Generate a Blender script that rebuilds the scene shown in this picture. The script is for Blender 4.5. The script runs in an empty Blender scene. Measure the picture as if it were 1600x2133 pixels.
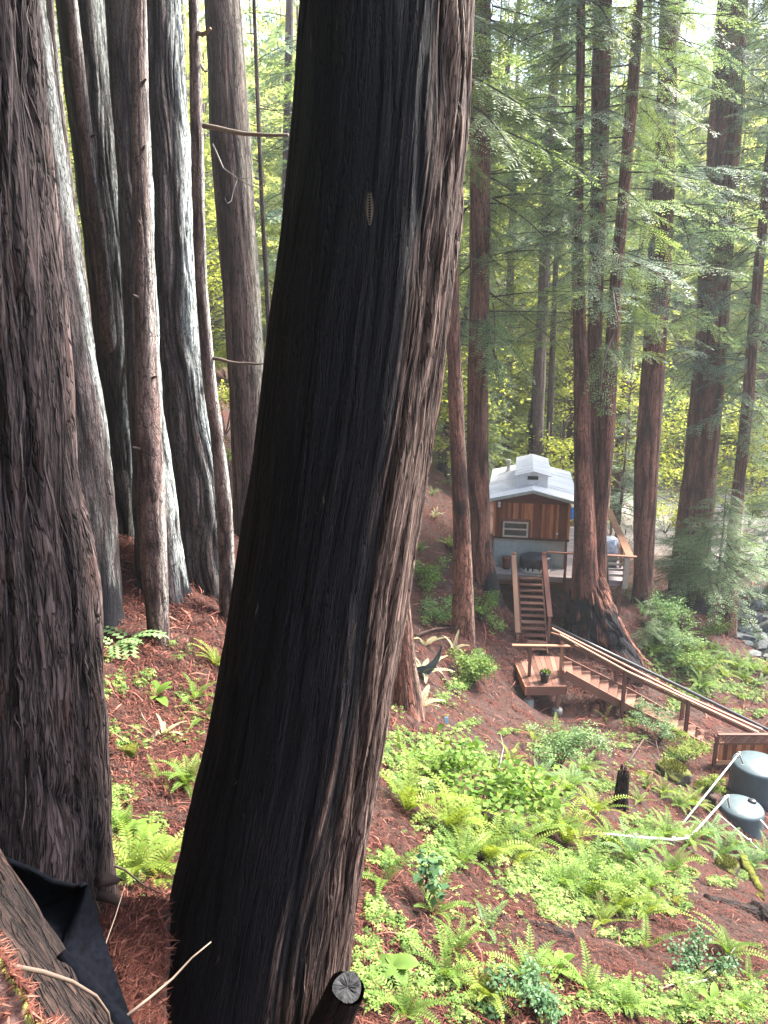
import bpy, math, random
import numpy as np
from mathutils import Vector, Matrix

# ------------------------------------------------------------------ camera, world, sun, exposure
PITCH = math.radians(14.0)
FPX = 1540.0
sc = bpy.context.scene
cam_d = bpy.data.cameras.new('camera')
cam = bpy.data.objects.new('camera', cam_d)
sc.collection.objects.link(cam)
cam_d.sensor_fit = 'HORIZONTAL'
cam_d.sensor_width = 36.0
cam_d.lens = 36.0 * FPX / 1600.0
cam_d.clip_start = 0.05
cam_d.clip_end = 2000.0
cam.location = (0, 0, 0)
cam.rotation_euler = (math.radians(90) - PITCH, 0, 0)
sc.camera = cam

SUN_EL, SUN_AZ = math.radians(50), math.radians(58)      # azimuth to the right of the view direction
w = bpy.data.worlds.new("World"); sc.world = w; w.use_nodes = True
nt = w.node_tree; nt.nodes.clear()
sky = nt.nodes.new('ShaderNodeTexSky'); sky.sky_type = 'NISHITA'; sky.sun_disc = False
sky.sun_elevation = SUN_EL; sky.sun_rotation = SUN_AZ
sky.air_density = 1.0; sky.dust_density = 3.0; sky.ozone_density = 1.0
bg = nt.nodes.new('ShaderNodeBackground'); bg.inputs['Strength'].default_value = 0.15
out = nt.nodes.new('ShaderNodeOutputWorld')
nt.links.new(sky.outputs[0], bg.inputs[0]); nt.links.new(bg.outputs[0], out.inputs[0])

sun_d = bpy.data.lights.new('sun', 'SUN'); sun_d.energy = 4.8; sun_d.angle = math.radians(14)
sun_d.color = (1.0, 0.95, 0.86)
sun = bpy.data.objects.new('sun', sun_d); sc.collection.objects.link(sun)
sdir = Vector((math.sin(SUN_AZ) * math.cos(SUN_EL), math.cos(SUN_AZ) * math.cos(SUN_EL), math.sin(SUN_EL)))
sun.rotation_euler = sdir.to_track_quat('Z', 'Y').to_euler()

sc.view_settings.view_transform = 'Standard'
sc.view_settings.look = 'None'
sc.view_settings.exposure = 2.45
sc.view_settings.gamma = 1.0
sc.cycles.max_bounces = 6
sc.cycles.diffuse_bounces = 3
sc.cycles.transmission_bounces = 4
sc.cycles.transparent_max_bounces = 4
sc.cycles.volume_bounces = 0
sc.cycles.use_denoising = True

COS, SIN = math.cos(PITCH), math.sin(PITCH)
C = sc.collection

def P(u, v, d):
    """photo pixel and depth along the view axis -> world point"""
    yc = -(v - 1066.5) / FPX * d
    return Vector(((u - 800) / FPX * d, d * COS + yc * SIN, -d * SIN + yc * COS))

def dep(v, Y):
    return Y / (COS - (v - 1066.5) / FPX * SIN)

def PY(u, v, Y):
    """photo pixel and distance in front of the camera -> world point"""
    return P(u, v, dep(v, Y))

# ------------------------------------------------------------------ numpy noise
def _h(ix, iy, iz, seed):
    n = (ix.astype(np.int64) * 374761393 + iy.astype(np.int64) * 668265263 + iz.astype(np.int64) * 2147483647 + seed * 974711) & 0xffffffff
    n = ((n ^ (n >> 13)) * 1274126177) & 0xffffffff
    n = ((n ^ (n >> 16)) * 2246822519) & 0xffffffff
    return ((n ^ (n >> 15)) & 0xffffff) / float(0xffffff)

def noise3(x, y, z, seed=0):
    x, y, z = np.broadcast_arrays(np.asarray(x, float), np.asarray(y, float), np.asarray(z, float))
    fx, fy, fz = np.floor(x), np.floor(y), np.floor(z)
    tx, ty, tz = x - fx, y - fy, z - fz
    tx = tx * tx * (3 - 2 * tx); ty = ty * ty * (3 - 2 * ty); tz = tz * tz * (3 - 2 * tz)
    r = 0
    for a in (0, 1):
        wx = tx if a else 1 - tx
        for b in (0, 1):
            wy = ty if b else 1 - ty
            for c in (0, 1):
                wz = tz if c else 1 - tz
                r = r + wx * wy * wz * _h(fx + a, fy + b, fz + c, seed)
    return r

def fbm(x, y, z, seed=0, o=4):
    r = 0; a = 0.5; t = 0
    for i in range(o):
        r = r + a * noise3(x, y, z, seed + i * 17); t += a
        x = x * 2.03; y = y * 2.03; z = z * 2.03; a *= 0.5
    return r / t

# ------------------------------------------------------------------ object helpers
def tag(o, label=None, cat=None, group=None, kind=None):
    if label: o['label'] = label
    if cat: o['category'] = cat
    if group: o['group'] = group
    if kind: o['kind'] = kind
    return o

def empty(name, loc, label, cat, group=None, rz=0.0):
    o = bpy.data.objects.new(name, None); C.objects.link(o)
    o.empty_display_size = 0.2
    o.location = loc; o.rotation_euler = (0, 0, rz)
    return tag(o, label, cat, group)

def np_mesh(name, V, F, mats, attrs=None, midx=None, smooth=False, uv=None):
    """V (n,3); F (m,k) single face size or list of such arrays"""
    if not isinstance(F, (list, tuple)): F = [F]
    F = [np.asarray(f, dtype=np.int32) for f in F if len(f)]
    me = bpy.data.meshes.new(name)
    V = np.asarray(V, dtype=np.float32)
    me.vertices.add(len(V)); me.vertices.foreach_set('co', V.ravel())
    nl = sum(f.size for f in F); npoly = sum(len(f) for f in F)
    loops = np.concatenate([f.ravel() for f in F])
    starts = []; s = 0
    for f in F:
        k = f.shape[1]
        starts.append(s + np.arange(len(f), dtype=np.int32) * k); s += f.size
    me.loops.add(nl); me.polygons.add(npoly)
    me.loops.foreach_set('vertex_index', loops)
    me.polygons.foreach_set('loop_start', np.concatenate(starts).astype(np.int32))
    if midx is not None:
        me.polygons.foreach_set('material_index', np.asarray(midx, dtype=np.int32))
    for m in (mats if isinstance(mats, (list, tuple)) else [mats]):
        me.materials.append(m)
    me.update(calc_edges=True)
    me.polygons.foreach_set('use_smooth', np.full(npoly, bool(smooth)))
    if uv is not None:
        l = me.uv_layers.new(name='UVMap')
        l.data.foreach_set('uv', np.asarray(uv, dtype=np.float32)[loops].ravel())
    for k, a in (attrs or {}).items():
        a = np.asarray(a, dtype=np.float32)
        if a.ndim == 1:
            at = me.attributes.new(k, 'FLOAT', 'POINT'); at.data.foreach_set('value', a)
        else:
            at = me.attributes.new(k, 'FLOAT_VECTOR', 'POINT'); at.data.foreach_set('vector', a.ravel())
    me.validate(verbose=False) if False else None
    return me

def link(name, me, parent=None, loc=None):
    o = bpy.data.objects.new(name, me); C.objects.link(o)
    if parent is not None: o.parent = parent
    if loc is not None: o.location = loc
    return o

class MB:
    """collects boxes, beams, tubes and lathes into one mesh; each piece keeps its own local coordinates for the grain"""
    def __init__(s): s.V = []; s.F = []; s.L = []; s.R = []; s.n = 0
    def add(s, V, F, L=None, r=None):
        V = [Vector(v) for v in V]
        r = random.random() if r is None else r
        s.V += [tuple(v) for v in V]
        off = random.random() * 20
        s.L += [(l[0] + off, l[1] + off, l[2]) for l in (L if L is not None else V)]
        s.R += [r] * len(V)
        s.F += [tuple(i + s.n for i in f) for f in F]
        s.n += len(V)
        return s
    BOXF = [(0, 3, 2, 1), (4, 5, 6, 7), (0, 1, 5, 4), (1, 2, 6, 5), (2, 3, 7, 6), (3, 0, 4, 7)]
    def box(s, x0, x1, y0, y1, z0, z1, M=None, r=None):
        L = [(x, y, z) for z in (z0, z1) for x, y in ((x0, y0), (x1, y0), (x1, y1), (x0, y1))]
        V = [Vector(l) for l in L]
        if M is not None: V = [M @ v for v in V]
        d = (x1 - x0, y1 - y0, z1 - z0); ax = d.index(max(d))
        if ax == 1: L = [(l[1], l[0], l[2]) for l in L]
        if ax == 2: L = [(l[2], l[1], l[0]) for l in L]
        return s.add(V, MB.BOXF, L, r)
    def beam(s, p0, p1, wd, ht, up=(0, 0, 1), r=None):
        p0 = Vector(p0); p1 = Vector(p1); x = (p1 - p0); ln = x.length; x.normalize()
        up = Vector(up); y = up.cross(x)
        if y.length < 1e-4: y = Vector((0, 1, 0)).cross(x)
        y.normalize(); z = x.cross(y)
        M = Matrix(((x.x, y.x, z.x, p0.x), (x.y, y.y, z.y, p0.y), (x.z, y.z, z.z, p0.z), (0, 0, 0, 1)))
        return s.box(0, ln, -wd / 2, wd / 2, -ht / 2, ht / 2, M, r)
    def hexa(s, bottom, top, r=None):
        return s.add(list(bottom) + list(top), MB.BOXF, None, r)
    def tube(s, pts, rad, n=8, cap=True, r=None):
        pts = [Vector(p) for p in pts]
        if not isinstance(rad, (list, tuple)): rad = [rad] * len(pts)
        V = []; L = []; a = 0
        prev = None
        for i, p in enumerate(pts):
            t = (pts[min(i + 1, len(pts) - 1)] - pts[max(i - 1, 0)]).normalized()
            if prev is None:
                ref = Vector((0, 0, 1)) if abs(t.z) < .9 else Vector((1, 0, 0))
                e = t.cross(ref).normalized()
            else:
                e = (prev - t * prev.dot(t)).normalized()
            prev = e; g = t.cross(e)
            if i: a += (pts[i] - pts[i - 1]).length
            for k in range(n):
                ph = 2 * math.pi * k / n
                o = (e * math.cos(ph) + g * math.sin(ph)) * rad[i]
                V.append(p + o); L.append((a, rad[i] * math.cos(ph), rad[i] * math.sin(ph)))
        F = []
        for i in range(len(pts) - 1):
            for k in range(n):
                F.append((i * n + k, i * n + (k + 1) % n, (i + 1) * n + (k + 1) % n, (i + 1) * n + k))
        if cap:
            F.append(tuple(range(n - 1, -1, -1))); F.append(tuple((len(pts) - 1) * n + k for k in range(n)))
        return s.add(V, F, L, r)
    def lathe(s, prof, n=24, c=(0, 0, 0), M=None, r=None):
        V = []
        for rr, z in prof:
            for k in range(n):
                ph = 2 * math.pi * k / n
                V.append(Vector((c[0] + rr * math.cos(ph), c[1] + rr * math.sin(ph), c[2] + z)))
        if M is not None: V = [M @ v for v in V]
        F = []
        for i in range(len(prof) - 1):
            for k in range(n):
                F.append((i * n + k, i * n + (k + 1) % n, (i + 1) * n + (k + 1) % n, (i + 1) * n + k))
        F.append(tuple(range(n - 1, -1, -1))); F.append(tuple((len(prof) - 1) * n + k for k in range(n)))
        return s.add(V, F, None, r)
    def build(s, name, mat, parent=None, smooth=False, origin=None):
        V = np.array(s.V, dtype=np.float32)
        if origin is not None: V = V - np.array(tuple(origin), dtype=np.float32)
        by = {}
        for f in s.F: by.setdefault(len(f), []).append(f)
        me = np_mesh(name, V, [np.array(v) for v in by.values()], mat,
                     {'lc': np.array(s.L), 'rnd': np.array(s.R)}, smooth=smooth)
        o = link(name, me, parent)
        if origin is not None and parent is None: o.location = origin
        return o

# ------------------------------------------------------------------ materials
def new_mat(name):
    m = bpy.data.materials.new(name); m.use_nodes = True
    n = m.node_tree; n.nodes.clear()
    return m, n

class NT:
    def __init__(s, name):
        s.m, s.t = new_mat(name)
        s.out = s.t.nodes.new('ShaderNodeOutputMaterial')
    def n(s, typ, **kw):
        nd = s.t.nodes.new(typ)
        for k, v in kw.items():
            if k.startswith('i_'):
                key = k[2:]
                key = int(key) if key.isdigit() else key.replace('_', ' ')
                nd.inputs[key].default_value = v
            else: setattr(nd, k, v)
        return nd
    def l(s, a, b): s.t.links.new(a, b)
    def attr(s, name, vec=False):
        a = s.n('ShaderNodeAttribute', attribute_name=name)
        return a.outputs['Vector'] if vec else a.outputs['Fac']
    def mapping(s, src, scale):
        mp = s.n('ShaderNodeMapping'); mp.inputs['Scale'].default_value = scale
        s.l(src, mp.inputs['Vector']); return mp.outputs[0]
    def noise(s, vec, scale=1.0, detail=4.0, rough=0.55):
        nd = s.n('ShaderNodeTexNoise'); nd.inputs['Scale'].default_value = scale
        nd.inputs['Detail'].default_value = detail; nd.inputs['Roughness'].default_value = rough
        if vec is not None: s.l(vec, nd.inputs['Vector'])
        return nd.outputs['Fac']
    def ramp(s, fac, stops, interp='LINEAR'):
        r = s.n('ShaderNodeValToRGB'); cr = r.color_ramp; cr.interpolation = interp
        while len(cr.elements) < len(stops): cr.elements.new(0.5)
        for e, (p, c) in zip(cr.elements, stops):
            e.position = p; e.color = (*c, 1) if len(c) == 3 else c
        s.l(fac, r.inputs[0]); return r.outputs[0]
    def mix(s, fac, a, b, mode='MIX'):
        mx = s.n('ShaderNodeMix', data_type='RGBA', blend_type=mode)
        for sock, val in ((mx.inputs[0], fac), (mx.inputs[6], a), (mx.inputs[7], b)):
            if isinstance(val, (int, float)): sock.default_value = val
            elif isinstance(val, tuple): sock.default_value = (*val, 1)
            else: s.l(val, sock)
        return mx.outputs[2]
    def math(s, op, a, b=0.0, clamp=False):
        mt = s.n('ShaderNodeMath', operation=op, use_clamp=clamp)
        for i, val in enumerate((a, b)):
            if isinstance(val, (int, float)): mt.inputs[i].default_value = val
            else: s.l(val, mt.inputs[i])
        return mt.outputs[0]
    def bsdf(s, col, rough=0.8, bump=None, bstr=0.5, bdist=0.01, metal=0.0, spec=0.3):
        b = s.n('ShaderNodeBsdfPrincipled')
        if isinstance(col, tuple): b.inputs['Base Color'].default_value = (*col, 1)
        else: s.l(col, b.inputs['Base Color'])
        if isinstance(rough, (int, float)): b.inputs['Roughness'].default_value = rough
        else: s.l(rough, b.inputs['Roughness'])
        b.inputs['Metallic'].default_value = metal
        b.inputs['Specular IOR Level'].default_value = spec
        if bump is not None:
            bp = s.n('ShaderNodeBump'); bp.inputs['Strength'].default_value = bstr; bp.inputs['Distance'].default_value = bdist
            s.l(bump, bp.inputs['Height']); s.l(bp.outputs[0], b.inputs['Normal'])
        s.b = b
        s.l(b.outputs[0], s.out.inputs[0])
        return s.m

def mat_bark(name, dark, mid, light, lichen_sidelight=(0.42, 0.5, 0.45), su=70.0, sv=3.5, bdist=0.012, char=(0.003, 0.003, 0.005)):
    t = NT(name)
    uv = t.n('ShaderNodeUVMap').outputs[0]
    f1 = t.noise(t.mapping(uv, (su, sv, 1)), 1.0, 7.0, 0.65)
    f2 = t.noise(t.mapping(uv, (su * .22, sv * .8, 1)), 1.0, 4.0, 0.6)
    patch = t.noise(t.mapping(uv, (3.0, 1.1, 1)), 1.0, 3.0, 0.5)
    rid = t.attr('ridge')
    a = t.math('ADD', t.math('MULTIPLY', f1, 0.75), t.math('MULTIPLY', rid, 0.45))
    a = t.math('ADD', a, t.math('MULTIPLY', patch, 0.25))
    def crack(sx, sy, wd, seed):
        nd = t.n('ShaderNodeTexNoise'); nd.inputs['Scale'].default_value = 1.0; nd.inputs['Detail'].default_value = 3.0; nd.inputs['Distortion'].default_value = .35
        mp = t.n('ShaderNodeMapping'); mp.inputs['Scale'].default_value = (sx, sy, 1); mp.inputs['Location'].default_value = (seed, seed * 2, 0)
        t.l(uv, mp.inputs['Vector']); t.l(mp.outputs[0], nd.inputs['Vector'])
        return t.math('MULTIPLY', t.math('SUBTRACT', 1.0, t.math('MULTIPLY', t.math('ABSOLUTE', t.math('SUBTRACT', nd.outputs['Fac'], .5)), 1 / wd), True), 1.0, True)
    ck = t.math('MAXIMUM', crack(su * .3, sv * .75, .035, 3.1), t.math('MULTIPLY', crack(su * .8, sv * 1.9, .045, 8.7), .8))
    fine = t.noise(t.mapping(uv, (su * 3.2, sv * 5, 1)), 1.0, 3.0, 0.6)
    a = t.math('ADD', a, t.math('MULTIPLY', t.math('SUBTRACT', fine, .5), 0.4))
    col = t.ramp(a, [(0.56, dark), (0.73, mid), (0.98, light)])
    # red inner fibres where the outer grey has split away
    col = t.mix(t.ramp(f2, [(0.56, (0, 0, 0)), (0.7, (.6, .6, .6))]), col, t.mix(0.5, mid, (0.16, 0.062, 0.04)))
    col = t.mix(t.ramp(rid, [(0.12, (.75, .75, .75)), (0.4, (0, 0, 0))]), col, t.mix(0.6, dark, (0.03, 0.014, 0.01)))
    lf = t.math('MULTIPLY', t.attr('lichen_sidelight'), t.ramp(t.math('ADD', t.math('MULTIPLY', f1, .7), t.math('MULTIPLY', rid, .4)), [(0.46, (0, 0, 0)), (0.74, (1, 1, 1))]))
    col = t.mix(lf, col, lichen_sidelight)  # pale tint mixes lichen with highlights painted on the lit side
    col = t.mix(t.math('MULTIPLY', ck, .85), col, tuple(c * .5 for c in dark))
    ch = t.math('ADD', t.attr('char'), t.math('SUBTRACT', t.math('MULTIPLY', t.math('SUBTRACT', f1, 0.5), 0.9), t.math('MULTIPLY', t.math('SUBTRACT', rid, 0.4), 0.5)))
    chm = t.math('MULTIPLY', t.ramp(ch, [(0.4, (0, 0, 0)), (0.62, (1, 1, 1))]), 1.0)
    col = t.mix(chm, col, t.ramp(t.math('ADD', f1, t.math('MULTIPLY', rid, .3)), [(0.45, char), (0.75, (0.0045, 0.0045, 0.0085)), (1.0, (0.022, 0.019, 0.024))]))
    b = t.math('ADD', t.math('ADD', t.math('MULTIPLY', f1, 1.0), t.math('MULTIPLY', fine, .35)), t.math('SUBTRACT', t.math('MULTIPLY', f2, 0.8), t.math('MULTIPLY', ck, 1.1)))
    return t.bsdf(col, 0.82, b, 1.0, bdist, spec=0.25)

M = {}
M['bark_left'] = mat_bark('bark_grey_purple', (0.008, 0.006, 0.007), (0.04, 0.027, 0.027), (0.18, 0.128, 0.122))
M['bark_main'] = mat_bark('bark_black_brown', (0.012, 0.007, 0.007), (0.065, 0.038, 0.031), (0.27, 0.18, 0.15), su=95, sv=3.2)
M['bark_cluster'] = mat_bark('bark_lichen_sidelit', (0.009, 0.007, 0.008), (0.036, 0.026, 0.028), (0.13, 0.1, 0.098), lichen_sidelight=(0.68, 0.78, 0.75), su=60)
M['bark_smooth'] = mat_bark('bark_smooth_brown', (0.025, 0.015, 0.014), (0.09, 0.055, 0.05), (0.22, 0.15, 0.13), lichen_sidelight=(0.5, 0.57, 0.54), su=45, sv=5, bdist=.006)
M['bark_red'] = mat_bark('bark_red_brown', (0.018, 0.007, 0.006), (0.14, 0.048, 0.032), (0.36, 0.16, 0.105), lichen_sidelight=(0.25, 0.28, 0.24), su=40, sv=1.6, bdist=.03)
M['bark_brown'] = mat_bark('bark_brown', (0.012, 0.008, 0.008), (0.07, 0.04, 0.034), (0.19, 0.125, 0.105), lichen_sidelight=(0.36, 0.42, 0.36), su=40, sv=1.6, bdist=.03)
M['bark_rotten'] = mat_bark('bark_decayed', (0.004, 0.002, 0.002), (0.014, 0.007, 0.006), (0.05, 0.03, 0.024), su=70, sv=4)
M['bark_far'] = mat_bark('bark_far', (0.04, 0.026, 0.026), (0.11, 0.066, 0.055), (0.2, 0.13, 0.11), lichen_sidelight=(0.36, 0.4, 0.36), su=30, sv=1.5, bdist=.03)

def mat_leaf(name, c1, c2, c3=None, trans=0.4, rough=0.5, tcol=None):
    t = NT(name)
    r = t.attr('rnd')
    stops = [(0.0, c1), (0.6, c2)] + ([(1.0, c3)] if c3 else [])
    col = t.ramp(r, stops)
    b = t.n('ShaderNodeBsdfPrincipled'); t.l(col, b.inputs['Base Color'])
    b.inputs['Roughness'].default_value = rough; b.inputs['Specular IOR Level'].default_value = 0.3 if name.startswith('needles') else 0.08
    tr = t.n('ShaderNodeBsdfTranslucent')
    t.l(t.mix(1.0, col, tcol or (1.35, 1.25, 0.6), 'MULTIPLY'), tr.inputs[0])
    mx = t.n('ShaderNodeMixShader'); mx.inputs[0].default_value = trans
    t.l(b.outputs[0], mx.inputs[1]); t.l(tr.outputs[0], mx.inputs[2]); t.l(mx.outputs[0], t.out.inputs[0])
    return t.m

M['needles'] = mat_leaf('needles_green', (0.07, 0.12, 0.055), (0.16, 0.24, 0.115), (0.3, 0.37, 0.18), .45)
M['needles_blue'] = mat_leaf('needles_blue_green', (0.075, 0.14, 0.1), (0.18, 0.28, 0.2), (0.32, 0.42, 0.3), .45)
M['needles_young'] = mat_leaf('needles_young', (0.07, 0.13, 0.055), (0.14, 0.23, 0.1), (0.25, 0.33, 0.16), .4)
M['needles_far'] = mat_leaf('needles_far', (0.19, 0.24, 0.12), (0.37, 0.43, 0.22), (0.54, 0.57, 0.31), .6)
M['maple'] = mat_leaf('broad_leaf_yellow', (0.2, 0.26, 0.06), (0.33, 0.38, 0.1), (0.48, 0.5, 0.18), .55)
M['fern'] = mat_leaf('fern_green', (0.05, 0.1, 0.02), (0.12, 0.2, 0.04), (0.24, 0.31, 0.09), .35)
M['fern_bright'] = mat_leaf('fern_bright', (0.075, 0.12, 0.018), (0.165, 0.225, 0.042), (0.29, 0.33, 0.09), .4)
M['fern_blue'] = mat_leaf('fern_blue_green', (0.06, 0.12, 0.04), (0.13, 0.22, 0.085), (0.23, 0.32, 0.14), .3)
M['fern_dry'] = mat_leaf('fern_pale_dry', (0.3, 0.27, 0.14), (0.42, 0.4, 0.24), (0.5, 0.46, 0.32), .2)
M['sorrel'] = mat_leaf('sorrel_green', (0.04, 0.08, 0.016), (0.115, 0.185, 0.042), (0.26, 0.32, 0.1), .3)
M['leaf_bright'] = mat_leaf('leaf_bright', (0.08, 0.16, 0.03), (0.145, 0.235, 0.045), (0.25, 0.34, 0.09), .4)
M['leaf_dark'] = mat_leaf('leaf_blue_green', (0.04, 0.09, 0.04), (0.085, 0.16, 0.075), (0.17, 0.25, 0.13), .25, .4)
M['litter'] = mat_leaf('litter_needles', (0.025, 0.013, 0.011), (0.1, 0.033, 0.024), (0.28, 0.12, 0.088), .1, .8, (1, .9, .8))

def mat_moss():
    t = NT('moss_yellow_green')
    co = t.n('ShaderNodeNewGeometry').outputs['Position']
    f = t.noise(co, 30, 5, .7); g = t.noise(co, 5, 3)
    col = t.ramp(t.math('ADD', t.math('MULTIPLY', f, .5), t.math('MULTIPLY', g, .5)), [(0.35, (0.03, 0.035, 0.01)), (0.55, (0.12, 0.125, 0.02)), (0.75, (0.25, 0.24, 0.05))])
    return t.bsdf(col, 0.95, f, 1.0, 0.04, spec=.1)
M['moss'] = mat_moss()

def mat_rock(name, c1, c2, moss=0.0):
    t = NT(name)
    g = t.n('ShaderNodeNewGeometry'); co = g.outputs['Position']
    f = t.noise(co, 6, 6, .65); q = t.noise(co, 1.7, 3)
    col = t.ramp(f, [(0.3, c1), (0.7, c2)])
    if moss:
        sep = t.n('ShaderNodeSeparateXYZ'); t.l(g.outputs['Normal'], sep.inputs[0])
        mk = t.ramp(t.math('ADD', t.math('MULTIPLY', sep.outputs[2], .6), t.math('MULTIPLY', f, .6)), [(0.62 - moss * .2, (0, 0, 0)), (0.78 - moss * .2, (1, 1, 1))])
        mc = t.ramp(t.noise(co, 40, 4), [(0.3, (0.03, 0.035, 0.01)), (0.7, (0.13, 0.135, 0.03))])
        col = t.mix(mk, col, mc)
    return t.bsdf(col, 0.9, f, 1.0, 0.05, spec=.2)
M['rock'] = mat_rock('creek_rock', (0.05, 0.055, 0.055), (0.19, 0.2, 0.195))
M['rock_moss'] = mat_rock('mossy_dark_rock', (0.025, 0.02, 0.018), (0.08, 0.065, 0.055), 1.0)

def mat_wood(name, c1, c2, c3, rough=.8, sx=2.0, sy=40.0, patch=0.3):
    t = NT(name)
    lc = t.attr('lc', True)
    f = t.noise(t.mapping(lc, (sx, sy, sy)), 1.0, 5, .6)
    g = t.noise(t.mapping(lc, (1.5, 2.5, 2.5)), 1.0, 3, .5)
    a = t.math('ADD', t.math('MULTIPLY', f, .5), t.math('MULTIPLY', t.attr('rnd'), .5))
    a = t.math('ADD', a, t.math('MULTIPLY', t.math('SUBTRACT', g, .5), patch))
    col = t.ramp(a, [(0.15, c1), (0.5, c2), (0.85, c3)])
    return t.bsdf(col, rough, f, .4, .006)
M['siding'] = mat_wood('redwood_siding', (0.06, 0.016, 0.009), (0.24, 0.07, 0.03), (0.56, 0.24, 0.1), .55, 1.5, 30)
M['fascia'] = mat_wood('fascia_redwood', (0.06, 0.022, 0.018), (0.12, 0.045, 0.032), (0.2, 0.08, 0.05), .6)
M['stair_wood'] = mat_wood('stair_redwood', (0.075, 0.03, 0.02), (0.175, 0.078, 0.052), (0.3, 0.155, 0.11), .8)
M['rail_light'] = mat_wood('rail_light_wood', (0.14, 0.06, 0.032), (0.25, 0.125, 0.07), (0.36, 0.2, 0.125), .8)
M['rail_red'] = mat_wood('rail_red_wood', (0.14, 0.05, 0.034), (0.25, 0.1, 0.068), (0.36, 0.175, 0.125), .8)
M['post_wood'] = mat_wood('post_dark_wood', (0.09, 0.04, 0.03), (0.16, 0.075, 0.055), (0.28, 0.15, 0.11), .8)
M['deck_wood'] = mat_wood('deck_weathered', (0.15, 0.12, 0.12), (0.27, 0.22, 0.21), (0.4, 0.33, 0.31), .85)
M['grey_wood'] = mat_wood('grey_weathered', (0.16, 0.15, 0.12), (0.27, 0.25, 0.2), (0.4, 0.36, 0.29), .85)
M['orange_wood'] = mat_wood('orange_stringer', (0.26, 0.1, 0.05), (0.42, 0.18, 0.09), (0.55, 0.28, 0.15), .75)
M['old_log'] = mat_wood('rotten_log', (0.012, 0.008, 0.007), (0.05, 0.028, 0.02), (0.14, 0.09, 0.07), .9, 9, 90, 1.1)
M['rotten'] = mat_wood('decayed_wood', (0.006, 0.004, 0.004), (0.024, 0.014, 0.011), (0.075, 0.05, 0.042), .95, 6, 60, 1.1)
M['stick'] = mat_wood('dry_stick', (0.06, 0.042, 0.033), (0.15, 0.105, 0.08), (0.26, 0.195, 0.15), .8)
M['twig'] = mat_wood('dark_twig', (0.03, 0.02, 0.018), (0.07, 0.045, 0.038), (0.13, 0.09, 0.075), .85)
M['twig_pale'] = mat_wood('pale_twig', (0.12, 0.1, 0.09), (0.2, 0.17, 0.155), (0.32, 0.28, 0.26), .85)

def plain(name, col, rough=.6, metal=0.0, var=.15, scale=6.0, spec=.4, bdist=.004):
    t = NT(name)
    co = t.n('ShaderNodeNewGeometry').outputs['Position']
    f = t.noise(co, scale, 5, .6)
    lo = tuple(c * (1 - var * 1.6) for c in col); hi = tuple(min(1, c * (1 + var)) for c in col)
    return t.bsdf(t.ramp(f, [(0.3, lo), (0.7, hi)]), rough, f, .3, bdist, metal, spec)
M['white_metal'] = plain('roof_white', (0.78, 0.79, 0.8), .45, 0, .12, 5)
M['skirt_metal'] = plain('skirt_grey_panel', (0.36, 0.4, 0.38), .5, 0, .1)
M['trim_grey'] = plain('eave_trim_grey', (0.34, 0.38, 0.35), .6)
M['window_frame'] = plain('window_frame_tan', (0.5, 0.44, 0.36), .6)
M['glass'] = plain('window_glass_dark', (0.03, 0.05, 0.05), .12, 0, .3, 8, .6)
M['black_plastic'] = plain('black_plastic', (0.02, 0.022, 0.026), .35)
M['black_cover'] = plain('black_cover', (0.03, 0.035, 0.045), .4, 0, .4, 5)
M['grey_cover'] = plain('grey_cover', (0.32, 0.34, 0.38), .5, 0, .4, 6)
M['tub_pale'] = plain('tub_pale_base', (0.42, 0.43, 0.38), .6)
M['tank'] = plain('tank_green_grey', (0.06, 0.088, 0.098), .45, 0, .12, 3)
M['pvc'] = plain('white_pvc', (0.45, 0.45, 0.42), .4, 0, .08)
M['blue_tarp'] = plain('blue_tarp', (0.015, 0.2, 0.62), .45, 0, .3, 9)
M['concrete'] = plain('concrete_pier', (0.24, 0.23, 0.21), .9, 0, .25, 12)
M['fabric'] = plain('black_landscape_fabric', (0.0025, 0.003, 0.005), .95, 0, .4, 60, .04)
M['hammock'] = plain('hammock_slate', (0.13, 0.18, 0.21), .7, 0, .2)
M['metal_pipe'] = plain('stove_pipe', (0.5, 0.48, 0.46), .5, .2)
M['lamp_white'] = plain('lamp_white', (0.75, 0.75, 0.74), .4)
M['bin_brown'] = plain('bin_brown', (0.14, 0.05, 0.035), .7, 0, .3, 15)
M['flag_blue'] = plain('flag_pale_blue', (0.35, 0.6, 0.72), .6)
M['soil'] = plain('pot_soil', (0.03, 0.02, 0.015), .95)
M['cut_wood'] = plain('cut_wood_grey', (0.028, 0.028, 0.03), .9, 0, .6, 45, .1)
M['dry_leaf'] = plain('dry_fern_piece', (0.26, 0.22, 0.18), .8)

def mat_roof():
    t = NT('roof_shingle_white')
    lc = t.attr('lc', True)
    w_ = t.n('ShaderNodeTexWave', wave_type='BANDS', bands_direction='Y'); w_.inputs['Scale'].default_value = 1.35
    w_.inputs['Distortion'].default_value = 1.5; w_.inputs['Detail'].default_value = 2
    t.l(lc, w_.inputs['Vector'])
    f = t.noise(t.mapping(lc, (1, 5, 1)), 3, 6, .7)
    col = t.ramp(t.math('ADD', t.ramp(w_.outputs['Fac'], [(0.0, (0, 0, 0)), (0.16, (.3, .3, .3))]), t.math('MULTIPLY', f, .8)), [(0.3, (0.3, 0.29, 0.31)), (0.62, (0.74, 0.74, 0.75)), (0.85, (0.86, 0.86, 0.86))])
    st = t.ramp(t.noise(t.mapping(lc, (3, 14, 1)), 1.0, 2), [(0.73, (0, 0, 0)), (0.78, (.7, .7, .7))])
    col = t.mix(st, col, (0.32, 0.14, 0.12))
    return t.bsdf(col, .5, w_.outputs['Fac'], .5, .02)
M['roof'] = mat_roof()

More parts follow.
